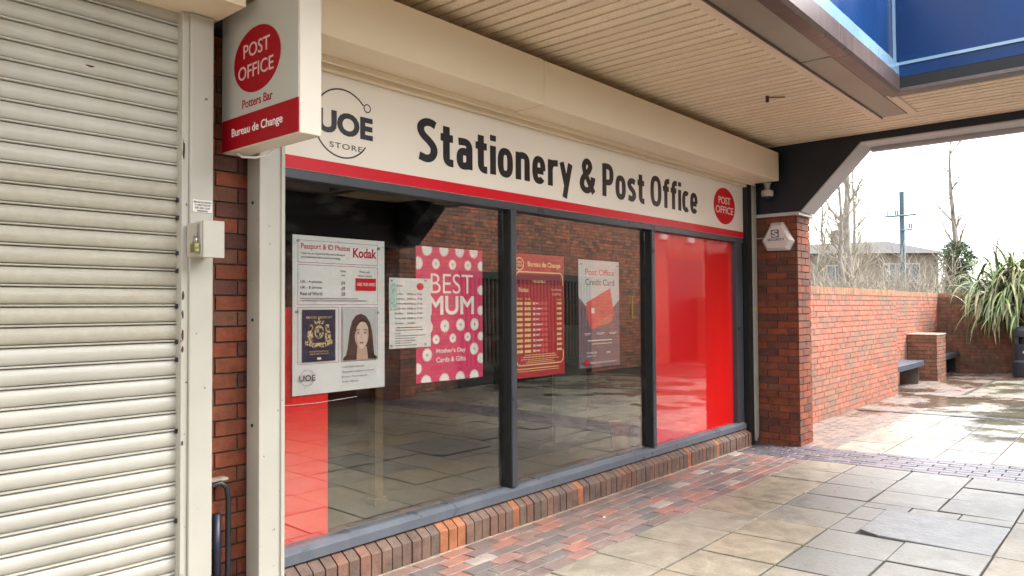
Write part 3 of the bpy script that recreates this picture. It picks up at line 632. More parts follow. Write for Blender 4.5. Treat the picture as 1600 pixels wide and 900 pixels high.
for x_, z_, w_, h_ in ((.166, .951, .010, .006), (.262, .951, .018, .007), (.25, .955, .005, .007), (.26, .80, .012, .005), (.07, .80, .010, .004), (.49, 1.03, .007, .007), (.53, .952, .008, .005), (.34, 1.105, .009, .004), (.80, .645, .014, .004), (.36, .57, .007, .004), (1.12, 2.48, .02, .005), (.42, 2.40, .03, .004)):
    k_ = round((z_-.03-.046)/PITCH); zc = .03+k_*PITCH+.046
    b = MB(); n_ = 8; b.prism([(x_+w_*math.cos(2*math.pi*i/n_)*random.uniform(.4, 1.2), zc+h_*math.sin(2*math.pi*i/n_)*random.uniform(.5, 1.3)) for i in range(n_)], (0, 3.2075, 0), (1, 0, 0), (0, 0, 1), .0038); b.build('paint_chip', RUST, rs)
# lock box and padlock
t = thing('lock_box', 'small white metal key switch box fixed to the shutter guide post', 'lock box', (1.53, 3.07, 1.77))
simple('case', 1.487, 1.574, 3.02, 3.149, 1.695, 1.842, WHITE, t, .004)
simple('cover', 1.492, 1.586, 3.008, 3.019, 1.690, 1.847, WHITE, t, .003)
simple('hasp', 1.4835, 1.4865, 3.03, 3.05, 1.745, 1.83, METAL, t)
t = thing('padlock', 'small tarnished brass padlock hanging on the side of the white lock box', 'padlock', (1.47, 3.04, 1.74))
b = MB(); b.box(1.459, 1.483, 3.018, 3.062, 1.710, 1.748); b.build('body', BRASS, t, bevel=.004)
b = MB(); b.tube([(1.471, 3.027, 1.745), (1.471, 3.027, 1.765), (1.471, 3.033, 1.776), (1.471, 3.04, 1.779), (1.471, 3.047, 1.776), (1.471, 3.053, 1.765), (1.471, 3.053, 1.745)], .0035, 8); b.build('shackle', METAL, t, smooth=True)
# pipe in the recess
t = thing('cable_conduit', 'dark looped cable conduit low in the brick recess left of the white post', 'conduit', (1.67, 3.33, 0))
b = MB(); b.tube([(1.66, 3.33, .60), (1.68, 3.32, .655), (1.73, 3.31, .665), (1.76, 3.31, .64), (1.768, 3.31, .58), (1.768, 3.31, .3), (1.76, 3.31, .0)], .013, 10); b.build('pipe', BLKP, t, smooth=True)
b = MB(); b.tube([(1.722, 3.33, .52), (1.722, 3.33, .12)], .02, 10); b.build('cable', mat('blue black cable', (.012, .014, .03), .4), t, smooth=True)
simple('clip', 1.67, 1.77, 3.31, 3.359, .672, .686, MORTL, t, .004)
# projecting sign box
pb = thing('projecting_sign', 'white box sign with red oval emblem sticking out from the wall', 'projecting sign', (1.74, 2.95, 2.5))
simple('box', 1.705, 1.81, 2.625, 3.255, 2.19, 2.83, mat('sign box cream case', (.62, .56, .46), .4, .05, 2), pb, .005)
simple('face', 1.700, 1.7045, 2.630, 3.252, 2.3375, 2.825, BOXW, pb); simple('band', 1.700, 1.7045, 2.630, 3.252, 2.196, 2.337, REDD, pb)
BO = (1.7, 0, 0)                                # a = -y on this face
b = MB(); b.prism(disc_pts(-2.951, 2.566, .192, .144), BO, *FX, .0015); b.build('logo_oval', REDD, pb)
PK = mat('pale pink lettering', (.62, .42, .40), .4, .02)
lettering('POST', -3.058, -2.842, 2.585, 2.646, (1.698, 0, 0), FX, PK, pb, bold=.004)
lettering('OFFICE', -3.102, -2.812, 2.492, 2.553, (1.698, 0, 0), FX, PK, pb, bold=.004)
lettering('Potters Bar', -3.070, -2.822, 2.364, 2.403, (1.6995, 0, 0), FX, REDD, pb, bold=.006)
lettering('Bureau de Change', -3.162, -2.745, 2.240, 2.289, (1.6995, 0, 0), FX, PAPER, pb, bold=.008)
b = MB(); b.tube([(1.73, 3.18, 2.192), (1.74, 3.14, 2.165), (1.76, 3.06, 2.155), (1.79, 3.0, 2.165), (1.80, 2.96, 2.192)], .005, 8); b.build('cable', PAPER, pb, smooth=True)
# alarm box on the pier
t = thing('alarm_box', 'white six-sided alarm box high on the shaded face of the brick pier', 'alarm box', (7.8, 3.05, 2.2))
HX = [(-3.215, 2.165), (-3.16, 2.06), (-2.925, 2.055), (-2.875, 2.155), (-2.985, 2.355), (-3.11, 2.355)]
cx_ = -3.045; cz_ = 2.19
HI = [(cx_+(a-cx_)*.80, cz_+(c-cz_)*.80) for a, c in HX]
b = MB(); b.v = [(7.829, -a, c) for a, c in HX]+[(7.785, -a, c) for a, c in HX]+[(7.745, -a, c) for a, c in HI]
b.f = [(0, 1, 2, 3, 4, 5)[::-1]]+[(i, (i+1) % 6, 6+(i+1) % 6, 6+i) for i in range(6)]+[(6+i, 6+(i+1) % 6, 12+(i+1) % 6, 12+i) for i in range(6)]+[tuple(range(12, 18))]; b.m = [0]*len(b.f)
bmm = b.build('case', mat('alarm case', (.66, .62, .60), .3, .03, 5, coat=.3), t, bevel=.002)
b = MB(); b.prism([(-3.095, 2.195), (-3.015, 2.195), (-3.015, 2.275), (-3.095, 2.275)], (7.744, 0, 0), *FX, .001); b.build('badge', BLACK, t)
lettering('S', -3.088, -3.022, 2.202, 2.269, (7.7425, 0, 0), FX, PAPER, t, bold=.035)
lettering('SECURITY', -3.135, -2.955, 2.160, 2.184, (7.7445, 0, 0), FX, NAVYP, t, bold=.02)
simple('cable', 7.80, 7.829, 3.20, 3.35, 2.195, 2.205, WHITE, t)
# camera dome
t = thing('security_camera', 'small white dome camera under the end of the shutter housing', 'camera', (7.72, 3.12, 2.7))
b = MB(); b.lathe([(.03, .0), (.03, .07), (.045, .075), (.045, .08)], (7.72, 3.12, 2.695), 20); b.build('bracket', WHITE, t, smooth=True)
b = MB(); b.lathe([(.055, 0), (.062, .01), (.062, .055), (.055, .065)], (7.72, 3.12, 2.632), 24); b.build('housing', WHITE, t, smooth=False)
b = MB(); b.lathe([(.005, -.032), (.028, -.022), (.036, -.008), (.038, 0)], (7.72, 3.12, 2.632), 20); b.build('lens_dome', BLKP, t, smooth=True)

# ------------------------------------------------------------------ canopy
ZC = 3.17
cn = thing('canopy', 'slatted cream canopy ceiling over the path with a blue lined roof opening', 'canopy', (3, 0, ZC))
b = MB(); x = -2.4  # canopy cut short at its unseen end to let skylight in
WY0, WY1, WX = -2.3, 1.50, 6.36           # roof opening; unseen far side widened and left low for more skylight
while x < 7.80:
    x1 = min(x+.080, 7.82)
    segs = [(1.93, 3.35), (-3.05, -2.75)] if x < 6.44 else ([(1.93, 3.35), (-3.05, 1.58)] if x < 7.23 else [(-3.05, 3.35)])
    if 6.44 <= x < 7.23: segs = [(1.93, 3.35), (-2.35, 1.58), (-3.05, -2.75)]
    q = random.uniform(-.0018, .0018)
    for a, c in segs: b.box(x+q, x1+q, a, c, ZC+random.uniform(-.0015, .002), ZC+.040)
    x += .1015
b.build('slats', CREAM2, cn)
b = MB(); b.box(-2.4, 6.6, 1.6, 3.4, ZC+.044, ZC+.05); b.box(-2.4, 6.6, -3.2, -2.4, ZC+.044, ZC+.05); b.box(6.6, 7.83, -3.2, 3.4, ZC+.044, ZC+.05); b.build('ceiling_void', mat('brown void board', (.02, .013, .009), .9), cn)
b = MB(); b.box(-2.4, WX-.02, 1.66, 3.6, ZC+.052, ZC+.30); b.box(-2.4, WX-.02, -3.4, -2.46, ZC+.052, ZC+.16); b.box(WX+.14, 8.15, -3.4, 3.6, ZC+.052, ZC+.30); b.build('roof', GREYP, cn)
for s_ in (1, -1):
    ya, yb = (1.862, 1.935) if s_ > 0 else (-2.76, -2.69)
    simple('trim_board', -2.4, 7.24, ya, yb, ZC-.012, ZC+.02, TRIM, cn, .003)
    simple('trim_board', 6.5, 7.24, *((1.565, 1.64) if s_ > 0 else (-2.45, -2.37)), ZC-.011, ZC+.02, TRIM, cn, .003)
    ya, yb = (1.65, 1.85) if s_ > 0 else (-2.68, -2.48)
    simple('light_diffuser', -2.4, 5.2, ya, yb, ZC-.004, ZC+.02, DIFF, cn); simple('light_diffuser', 5.215, 7.22, ya, yb, ZC-.008, ZC+.02, DIFF, cn)
    simple('diffuser_edge', -2.4, 7.235, ya+(.2 if s_ > 0 else -.012), ya+(.211 if s_ > 0 else -.001), ZC-.02, ZC+.02, BROWN, cn)
# brown trim round the opening, bevelled, in lengths
def fascia_y(y0, y1, sgn):
    for xa, xb in ((-2.4, 4.93), (4.936, 5.16), (5.166, WX-.002)):
        b = MB(); Q = [(y0, ZC-.01), (y0+sgn*.03, ZC-.04), (y1-sgn*.02, ZC-.04), (y1, ZC-.02), (y1, ZC+.10), (y0, ZC+.10)]
        if sgn > 0: Q = Q[::-1]
        b.prism([(q[0], q[1]) for q in Q], (xa, 0, 0), (0, 1, 0), (0, 0, 1), xb-xa); b.build('opening_trim', BROWN, cn)
fascia_y(1.645, 1.50, -1); fascia_y(-2.445, -2.30, 1)
simple('opening_trim', WX, WX+.13, -2.445, 1.60, ZC-.03, ZC+.0, BROWN, cn, .004)
# blue lining of the opening; side kerb and ledges coloured as if lit
b = MB(); b.box(-2.4, WX, 1.502, 1.56, ZC+.102, ZC+.19); b.box(-2.4, WX, -2.36, -2.302, ZC+.102, ZC+.19); b.build('opening_kerb', BLUE_LIT, cn)
b = MB(); b.box(WX+.0, WX+.05, -2.3, 1.5, ZC+.085, ZC+.175); b.build('opening_kerb', BLUE, cn)
b = MB(); b.box(-2.4, WX+.03, 1.53, 1.60, ZC+.192, ZC+.215); b.box(-2.4, WX+.03, -2.40, -2.33, ZC+.192, ZC+.215); b.box(WX-.012, WX+.12, -2.3, 1.53, ZC+.177, ZC+.200); b.build('opening_ledge', BLUE_LIT, cn)
b = MB(); b.box(-2.4, WX+.12, 1.56, 1.62, ZC+.216, ZC+.95); b.box(WX+.08, WX+.14, -2.355, 1.555, ZC+.201, ZC+.95); b.build('opening_wall', BLUE, cn)
b = MB(); b.box(WX+.045, WX+.065, 1.535, 1.555, ZC+.2, ZC+.95); b.build('corner_bead', BLUE_LIT, cn)
b = MB(); b.box(WX+.002, WX+.06, -2.3, 1.5, ZC-.0, ZC+.084); b.build('shadow_gap', FBLACK, cn)
b = MB(); b.tube([(5.87, 2.36, ZC+.01), (5.87, 2.36, ZC-.05)], .014, 10); b.tube([(5.87, 2.36, ZC-.012), (5.96, 2.25, ZC-.010)], .005, 6)
b.build('hook', mat('rusty hook', (.09, .03, .02), .8), cn)
# end beam with haunches
bm_ = thing('portal_beam', 'black haunched steel beam with its underside greyed as if skylit at the open end of the canopy', 'beam', (8.0, 0, 2.5))
P = [(-3.05, 3.50), (-3.05, 2.45), (-2.44, 2.475), (-1.68, 3.10), (2.21, 3.10), (2.815, 2.462), (3.40, 2.462), (3.40, 3.50)]
b = MB(); b.prism(P, (7.832, 0, 0), (0, 1, 0), (0, 0, 1), .36); b.build('web', NAVY, bm_)
b = MB()
for (a, c) in ((P[3], P[4]), (P[4], P[5])):
    dx, dz = c[0]-a[0], c[1]-a[1]; L_ = math.hypot(dx, dz); nx, nz_ = dz/L_, -dx/L_
    b.prism([(a[0]+nx*.002, a[1]+nz_*.002), (a[0]+nx*.014, a[1]+nz_*.014), (c[0]+nx*.014, c[1]+nz_*.014), (c[0]+nx*.002, c[1]+nz_*.002)], (7.828, 0, 0), (0, 1, 0), (0, 0, 1), .38)
b.build('soffit_strip', GREYP, bm_)  # grey paints the lit underside; the unlit far haunch is left black
simple('edge_flange', 8.13, 8.2, -1.7, 2.2, 3.045, 3.084, GREYP, bm_, .003)

# ------------------------------------------------------------------ posters in the window (y plane just behind the glass)
YP = 3.410
def poster(name, lab, cat, x0, x1, z0, z1, M, y=YP, t=.004):
    r = thing(name, lab, cat, (x0, y, z0)); simple('sheet', x0, x1, y+.0002, y+t, z0, z1, M, r); return r
class Pl:                                      # a small drawing board on a sheet, in metres from its lower left corner
    def __init__(s, root, x0, z0, y): s.r = root; s.x0 = x0; s.z0 = z0; s.y = y; s.k = 0
    def shape(s, name, polys, M):
        s.k += 1; b = MB()
        for p in polys: b.prism([(s.x0+a, s.z0+c) for a, c in p], (0, s.y-.0002*s.k, 0), *FY, .00015)
        return b.build(name, M, s.r)
    def rects(s, name, rs_, M): return s.shape(name, [[(a, c), (a2, c), (a2, c2), (a, c2)] for a, a2, c, c2 in rs_], M)
    def frame(s, a0, a1, c0, c1, w, M, name='border'): return s.rects(name, [(a0, a1, c0, c0+w), (a0, a1, c1-w, c1), (a0, a0+w, c0, c1), (a1-w, a1, c0, c1)], M)
    def text(s, body, a0, a1, c0, c1, M, bold=.005, track=1.0, fat=0.):
        s.k += 1; return lettering(body, s.x0+a0, s.x0+a1, s.z0+c0, s.z0+c1, (0, s.y-.0002*s.k, 0), FY, M, s.r, bold, d=.00015, track=track, fat=fat)
def ell(cx, cz, rx, rz, n=24): return [(cx+rx*math.cos(2*math.pi*i/n), cz+rz*math.sin(2*math.pi*i/n)) for i in range(n)]

# passport photo notice 0.59 x 0.85
x0, z0 = 2.196*.989, 1.472+(1.012-1.472)*.989; r = poster('notice_poster', 'large white photo service notice with a woman portrait and a navy booklet', 'poster', x0, 2.782, z0, 1.862, PAPER)
p = Pl(r, x0, z0, YP)
thin = mat('thin pink rule', (.42, .12, .14), .5)
p.frame(.03, .56, .70, .82, .0025, thin); p.frame(.03, .56, .475, .69, .0025, thin); p.frame(.03, .29, .16, .462, .0025, thin); p.frame(.305, .56, .16, .462, .0025, thin)
p.text('Passport & ID Photos', .05, .365, .765, .803, PRED, .01)
p.text('Kodak', .385, .55, .74, .795, PRED, .03)
p.text('Taken by our Experts & Biometric Standard', .05, .33, .742, .756, PAPERD, .01); p.text('and maximised with trusted technology', .05, .30, .722, .736, PAPERD, .01)
p.text('Prints', .30, .335, .655, .668, PAPERD, .01); p.text('only', .305, .332, .632, .645, PAPERD, .01); p.text('Prints and', .43, .50, .655, .668, PAPERD, .01); p.text('digital upload', .42, .515, .632, .645, PAPERD, .01)
for i, (s1, s2) in enumerate((('UK - 4 photos', '£6'), ('UK - 8 photos', '£8'), ('Rest of World', '£8'))):
    p.text(s1, .045, .045+.135, .588-i*.031, .607-i*.031, PAPERD, .012); p.text(s2, .305, .33, .588-i*.031, .607-i*.031, PAPERD, .012)
p.rects('red_block', [(.40, .545, .555, .625)], RED); p.text('ASK FOR INFO', .41, .54, .582, .60, PAPER, .01)
p.rects('small_print', [(.045, .42, .508, .511), (.045, .48, .496, .499)], PAPERD)
p.rects('booklet', [(.055, .265, .172, .45)], NAVYP)
p.text('BRITISH PASSPORT', .08, .245, .402, .414, GOLD, .01)
cr = [ell(.16, .33, .030, .036), ell(.105, .305, .018, .05), ell(.215, .305, .018, .05), ell(.108, .355, .014, .016), ell(.212, .355, .014, .016), [(.12, .248), (.20, .248), (.222, .272), (.098, .272)],
      [(.135, .372), (.185, .372), (.192, .392), (.172, .385), (.16, .402), (.148, .385), (.128, .392)], ell(.16, .40, .006, .008), ell(.085, .275, .012, .014), ell(.235, .275, .012, .014)]
p.shape('crest', cr, CREST); p.shape('crest_shield', [[(.14, .35), (.18, .35), (.18, .32), (.16, .298), (.14, .32)]], NAVYP); p.shape('crest_quarters', [[(.143, .347), (.159, .347), (.159, .327), (.143, .327)], [(.161, .325), (.177, .325), (.16, .303)]], GOLD)
p.text('UNITED KINGDOM OF', .10, .22, .222, .230, GOLD, .0); p.text('GREAT BRITAIN AND', .10, .22, .209, .217, GOLD, .0); p.rects('chip_mark', [(.148, .172, .182, .194)], PAPER)
p.rects('portrait_backdrop', [(.312, .553, .168, .455)], GREYB)
hair = [(.33, .168), (.335, .20), (.345, .24), (.352, .29), (.36, .34), (.375, .385), (.40, .415), (.435, .425), (.47, .412), (.50, .375), (.515, .32), (.522, .26), (.528, .20), (.532, .168)]
p.shape('portrait_coat', [[(.312, .168), (.318, .185), (.345, .205), (.39, .215), (.39, .168)], [(.48, .168), (.48, .205), (.52, .195), (.548, .18), (.552, .168)]], BLKP)
p.shape('portrait_hair', [hair], HAIR)
p.shape('portrait_neck', [[(.405, .168), (.41, .24), (.475, .24), (.485, .168)]], SKIND)
p.shape('portrait_face', [[(.392, .30), (.395, .275), (.408, .248), (.425, .232), (.438, .228), (.455, .232), (.472, .25), (.486, .28), (.489, .31), (.486, .345), (.47, .372), (.445, .382), (.415, .378), (.398, .35)]], SKIN)
p.shape('portrait_cheek', [[(.392, .30), (.395, .275), (.408, .248), (.425, .232), (.418, .255), (.407, .28), (.404, .32), (.40, .345)], [(.478, .26), (.486, .28), (.489, .31), (.486, .345), (.479, .33), (.480, .30)]], SKIND)
p.shape('portrait_fringe', [[(.388, .30), (.38, .36), (.41, .40), (.45, .40), (.46, .385), (.43, .378), (.408, .355), (.397, .32)], [(.452, .388), (.475, .378), (.492, .345), (.494, .30), (.505, .33), (.50, .375), (.47, .40)]], HAIR)
p.shape('portrait_brows', [[(.400, .328), (.412, .334), (.427, .332), (.427, .336), (.412, .339), (.400, .333)], [(.451, .332), (.466, .334), (.479, .328), (.479, .333), (.466, .339), (.451, .336)]], HAIR)
p.shape('portrait_sockets', [ell(.414, .319, .014, .009, 14), ell(.465, .319, .014, .009, 14)], SKIND)
p.shape('portrait_eyes', [ell(.415, .317, .0095, .0042, 12), ell(.464, .317, .0095, .0042, 12)], PAPER); p.shape('portrait_pupils', [ell(.415, .317, .006, .0048, 10), ell(.464, .317, .006, .0048, 10)], HAIR)
p.shape('portrait_nose', [[(.437, .318), (.431, .285), (.438, .281), (.448, .283), (.443, .29)]], SKIND); p.shape('portrait_mouth', [ell(.439, .262, .016, .0052, 14)], mat('print lips', (.42, .10, .10), .5))
b = MB(); arc(b, x0+.085, z0+.09, .042, 20, 160, .002, (0, YP-.009, 0), FY, .0003, 20); arc(b, x0+.085, z0+.09, .042, 200, 340, .002, (0, YP-.009, 0), FY, .0003, 20); b.build('emblem', PAPERD, r)
p.text('UOE', .035, .135, .073, .105, PAPERD, .03)
for i, s_ in enumerate(('Kodak Quality Guarantee', "Photographs by Experts, not a booth", 'Biometric, Check & Approval', 'Ready in Minutes')):
    p.text(s_, .305, .305+(.15, .22, .17, .11)[i], .125-i*.027, .138-i*.027, PAPERD, .008)
for a, c in ((.03, .815), (.562, .80), (.022, .44), (.556, .43)):
    b = MB(); b.tube([(x0+a, YP-.001, z0+c), (x0+a, YP-.014, z0+c)], .007, 12); b.build('clip', METAL, r)
simple('perspex_strip', x0-.03, x0-.002, YP-.001, YP+.004, z0-.03, z0+.85, PERSPEX, r)
b = MB(); b.tube([(x0-.07, YP+.01, z0-.045), (x0+.15, YP+.008, z0-.05), (x0+.42, YP+.01, z0-.04)], .0018, 6); b.build('hanger_edge', PAPER, r)

# opening hours
x0, z0 = 2.84*.989, 1.472+(1.232-1.472)*.989; r = poster('hours_sheet', 'narrow white opening hours sheet overlapping the pink poster', 'sign', x0, 3.136, z0, 1.652, PAPER, YP-.012, .003); p = Pl(r, x0, z0, YP-.012)
p.text('Uoe', .045, .10, .365, .38, PAPERD, .01); p.shape('logo_oval', [ell(.24, .368, .028, .022)], RED)
for i, (d1, d2) in enumerate((('Monday', '09:00 to 17:30'), ('Tuesday', '09:00 to 17:30'), ('Wednesday', '09:00 to 17:30'), ('Thursday', '09:00 to 17:30'), ('Friday', '09:00 to 17:30'), ('Saturday', '09:00 to 17:30'), ('Sunday', 'CLOSED'))):
    z = .315-i*.029; p.text(d1, .04, .04+.011*len(d1)*.95, z, z+.013, PAPERD, .012); p.text(d2, .135, .255 if i < 6 else .195, z+.001, z+.013, PAPERD, .01)
p.rects('small_print', [(.05, .25, .120, .124), (.045, .26, .105, .109), (.03, .08, .085, .088), (.04, .28, .072, .075), (.04, .19, .057, .06), (.04, .2, .042, .045), (.04, .17, .029, .032), (.04, .21, .015, .018)], PAPERD)
for a, c in ((.015, .40), (.28, .405), (.012, .018), (.28, .018)):
    b = MB(); b.tube([(x0+a, YP-.013, z0+c), (x0+a, YP-.02, z0+c)], .006, 10); b.build('clip', METAL, r)
tag(simple('window_sticker', 2.80, 2.86, YP-.02, YP-.018, 1.46, 1.62, mat('pale green sticker', (.42, .56, .52), .5, .3, 60)), 'small pale green sticker peeking out left of the opening hours sheet', 'sticker')

# pink poster 0.58 x .84
x0, z0 = 3.060*.989, 1.472+(1.008-1.472)*.989; W_, H_ = .588, .840; r = poster('daisy_poster', 'bright pink daisy poster with big white BEST MUM lettering', 'poster', x0, x0+W_, z0, z0+H_, PINK); p = Pl(r, x0, z0, YP)
def daisy(cx, cz, r_):
    pts = []
    n = 15
    for i in range(n*4):
        a = 2*math.pi*i/(n*4); k = (1, .97, .72, .97)[i % 4]; x_, z_ = cx+r_*k*math.cos(a), cz+r_*k*math.sin(a)
        pts.append((min(max(x_, .001), W_-.001), min(max(z_, .001), H_-.001)))
    return pts
D = [(.09, .825, .045), (.235, .825, .042), (.375, .825, .042), (.505, .825, .042), (.015, .735, .042), (.165, .735, .034), (.31, .735, .034), (.45, .735, .034), (.575, .735, .034), (.572, .575, .034), (.57, .44, .034),
     (.10, .34, .040), (.24, .345, .042), (.38, .35, .042), (.51, .35, .042), (.165, .262, .031), (.31, .266, .031), (.445, .27, .031), (.57, .27, .031), (.09, .17, .042), (.505, .19, .042), (.01, .09, .036), (.57, .125, .036), (.08, .005, .045), (.235, .005, .045), (.375, .008, .045), (.505, .01, .045)]
p.shape('daisies', [daisy(*q) for q in D], DAISY); p.shape('daisy_eyes', [ell(q[0], q[1], .009, .009, 10) for q in D if .03 < q[0] < .55 and .03 < q[1] < .8], mat('daisy eye', (.45, .42, .36), .6))
p.text('BEST', .12, .495, .55, .675, DAISY, -.006); p.text('MUM', .10, .505, .415, .535, DAISY, 0., fat=.022)
p.text("Mother's Day", .165, .425, .168, .205, DAISY, .022); p.text('Cards & Gifts', .165, .425, .118, .150, DAISY, .012)
# bureau board
x0, z0 = 3.985*.989, 1.472+(.965-1.472)*.989; W_ = .575; H_ = .885; r = poster('rate_board', 'red money exchange rate board with pale yellow lettering beside the first mullion', 'poster', x0, x0+W_, z0, z0+H_, BRED); p = Pl(r, x0, z0, YP)
p.shape('logo_ring', [ell(.055, .81, .05, .047)], PGOLD); p.shape('logo_inner', [ell(.055, .81, .043, .040)], BRED); p.text('POST', .027, .083, .813, .830, PGOLD, .01); p.text('OFFICE', .02, .09, .79, .806, PGOLD, .01)
p.text('Bureau de Change', .145, .53, .785, .832, PGOLD, .02)
p.rects('band', [(.02, .53, .665, .735)], MAROON)
b = MB()
for (cx, cz, a0, a1) in ((.05, .715, 90, 180), (.51, .715, 90, 0), (.05, .13, 270, 180), (.51, .13, 270, 360)): arc(b, x0+cx, z0+cz, .04, a0, a1, .009, (0, YP-.006, 0), FY, .0003, 10)
for a0, a1, c0, c1 in ((.05, .51, .7505, .7595), (.05, .51, .0855, .0945), (.0055, .0145, .62, .715), (.5455, .5545, .66, .715), (.0055, .0145, .13, .16), (.5455, .5545, .13, .18)): b.box(x0+a0, x0+a1, YP-.0063, YP-.006, z0+c0, z0+c1)
b.build('border', PGOLD, r)
p.text('We Sell Back', .20, .35, .68, .70, PGOLD, .02); p.text('Notes', .045, .15, .61, .645, PGOLD, .035); p.text('Travel Money', .41, .545, .62, .64, PGOLD, .02); p.text('Card Plus', .43, .53, .59, .61, PGOLD, .02)
p.text('WE BUY', .02, .085, .555, .568, PGOLD, .02); p.text('WE SELL', .11, .175, .555, .568, PGOLD, .02); p.text('RATE', .485, .535, .552, .565, PGOLD, .02)
rows = [.52-.038*i for i in range(10)]
p.rects('rates', [(.015, .085, z, z+.02) for z in rows]+[(.105, .175, z, z+.02) for z in rows]+[(.48, .54, z+.002, z+.019) for z in rows], PGOLD)
p.rects('rows', [(.195, .37, z-.002, z+.022) for z in rows], ORANGE); p.rects('flags', [(.20, .222, z+.002, z+.018) for z in rows]+[(.235, .235+.02+.06*((i*37) % 10)/10, z+.006, z+.014) for i, z in enumerate(rows)], DAISY)
p.rects('small_print', [(.08, .47, .143, .149), (.06, .5, .128, .132), (.13, .43, .115, .119), (.12, .45, .103, .107), (.01, .5, .060, .067), (.01, .5, .045, .049), (.1, .46, .158, .163)], PGOLD)
# card poster
x0, z0 = 4.755*.989, 1.472+(.985-1.472)*.989; W_ = .575; H_ = .855; r = poster('card_poster', 'mauve and white credit card poster hanging in the middle pane', 'poster', x0, x0+W_, z0, z0+H_, CARDP); p = Pl(r, x0, z0, YP)
p.shape('white_panel', [[(.0, .56), (.10, .485), (.48, .475), (.575, .54), (.575, .855), (.0, .855)]], PAPER)
p.shape('card', [[(.10, .515), (.44, .635), (.50, .42), (.44, .37), (.17, .30), (.11, .40)]], ORANGE); p.shape('card_sheen', [[(.26, .36), (.46, .43), (.48, .38), (.42, .35), (.28, .33)]], mat('print orange', (.72, .20, .10), .5, .2, 8))
p.rects('card_chip', [(.17, .215, .43, .475)], DAISY)
p.text('Post Office', .09, .50, .735, .785, ORANGE, .004); p.text('Credit Card', .09, .50, .655, .705, PAPERD, .004)
p.rects('small_print', [(.07, .16, .27, .275), (.08, .15, .26, .264), (.24, .35, .27, .275), (.25, .33, .26, .264), (.42, .53, .27, .275), (.43, .51, .26, .264), (.12, .46, .21, .219), (.17, .46, .185, .190), (.38, .44, .115, .12), (.38, .44, .105, .109), (.15, .53, .04, .043), (.15, .5, .032, .035)], DAISY)
p.text('rewards', .1, .24, .112, .13, DAISY, .01); p.text('apply now', .1, .23, .085, .10, DAISY, .01); p.shape('logo_oval', [ell(.10, .04, .034, .026)], RED)
for a, c in ((.03, .82), (.545, .82)):
    b = MB(); b.tube([(x0+a, YP-.001, z0+c), (x0+a, YP-.009, z0+c)], .007, 10); b.build('clip', METAL, r)

# ------------------------------------------------------------------ litter bin
t = thing('litter_bin', 'black round litter bin at the right end of the yard', 'litter bin', (18.1, 1.98, 0))
b = MB(); b.lathe([(.30, 0), (.31, .02), (.31, .30), (.27, .34), (.27, .66)], (18.1, 1.98, .015), 28); b.build('body', BINP, t, smooth=False)
b = MB(); b.lathe([(.27, .80), (.285, .81), (.285, .93), (.22, 1.0), (.05, 1.03)], (18.1, 1.98, .015), 28); b.build('lid', BINP, t, smooth=False)
b = MB(); b.lathe([(.20, .66), (.20, .80)], (18.1, 1.98, .015), 20)
for k in range(4):
    a = k*math.pi/2+.5; b.box(18.1+.24*math.cos(a)-.035, 18.1+.24*math.cos(a)+.035, 1.98+.24*math.sin(a)-.035, 1.98+.24*math.sin(a)+.035, .675, .815)
b.build('opening', BLKP, t)
b = MB(); b.prism(disc_pts(-2.06, .52, .02, .025, 16), (17.833, 0, 0), *FX, .012); b.build('badge', GOLD, t)

# ------------------------------------------------------------------ spiky plant
LEAF = island('strap leaf', [(.13, .19, .06), (.17, .24, .09), (.22, .29, .14), (.11, .16, .055), (.26, .31, .15), (.32, .30, .15), (.15, .21, .07), (.30, .24, .13)], .4, .15, 20, .2, spec=.5)
pt = thing('cordyline_plant', 'big spiky plant with long drooping strap leaves spilling over the far brick wall', 'plant', (18.75, 2.35, 0))
c0 = Vector((18.72, 2.38, 1.62))
b = MB(); b.tube([(19.02, 2.30, .0), (18.9, 2.33, .9), (18.72, 2.38, 1.65)], [.09, .075, .06], 10); b.tube([(19.0, 2.1, .0), (18.95, 2.0, 1.0), (18.8, 1.9, 1.9)], [.08, .07, .06], 10); b.build('trunk', mat('plant trunk', (.14, .10, .06), .9, .3, 20, .5), pt)
b = MB(); rnd = random.Random(3)
def leafblade(b, o, az, el, L_, w, droop):
    d = Vector((math.cos(az)*math.cos(el), math.sin(az)*math.cos(el), math.sin(el))); p_ = Vector(o); n = 9; side = Vector((-math.sin(az), math.cos(az), 0)); st = L_/n
    V = []
    for i in range(n+1):
        t_ = i/n; ww = w*(.55+.9*t_ if t_ < .4 else (1-t_)**.75*1.25)*.5
        nrm = side.cross(d).normalized()
        V += [p_-side*ww+nrm*ww*.35, p_.copy(), p_+side*ww+nrm*ww*.35]
        p_ = p_+d*st; d = (d+Vector((0, 0, -1))*droop*st*(0.5+1.6*t_)).normalized()
        if p_.x > 19.05 and p_.z < 1.76 : p_.x = 19.05
    b.add(V, [f for i in range(n) for f in ((3*i, 3*i+1, 3*i+4, 3*i+3), (3*i+1, 3*i+2, 3*i+5, 3*i+4))])
for i in range(560):
    k = rnd.random(); o = c0+Vector((rnd.gauss(0, .10), rnd.gauss(0, .26), rnd.gauss(0, .22)))
    if k < .3: o = Vector((18.85, 2.05, 1.95))+Vector((rnd.gauss(0, .08), rnd.gauss(0, .22), rnd.gauss(0, .12)))
    el = rnd.uniform(-.3, 1.35); az = rnd.uniform(0, 2*math.pi)
    if rnd.random() < .45: az = rnd.gauss(math.pi*.85, .9)
    leafblade(b, o, az, el, rnd.uniform(.6, 1.25), rnd.uniform(.055, .085), rnd.uniform(1.2, 3.8))
b.build('leaves', LEAF, pt)

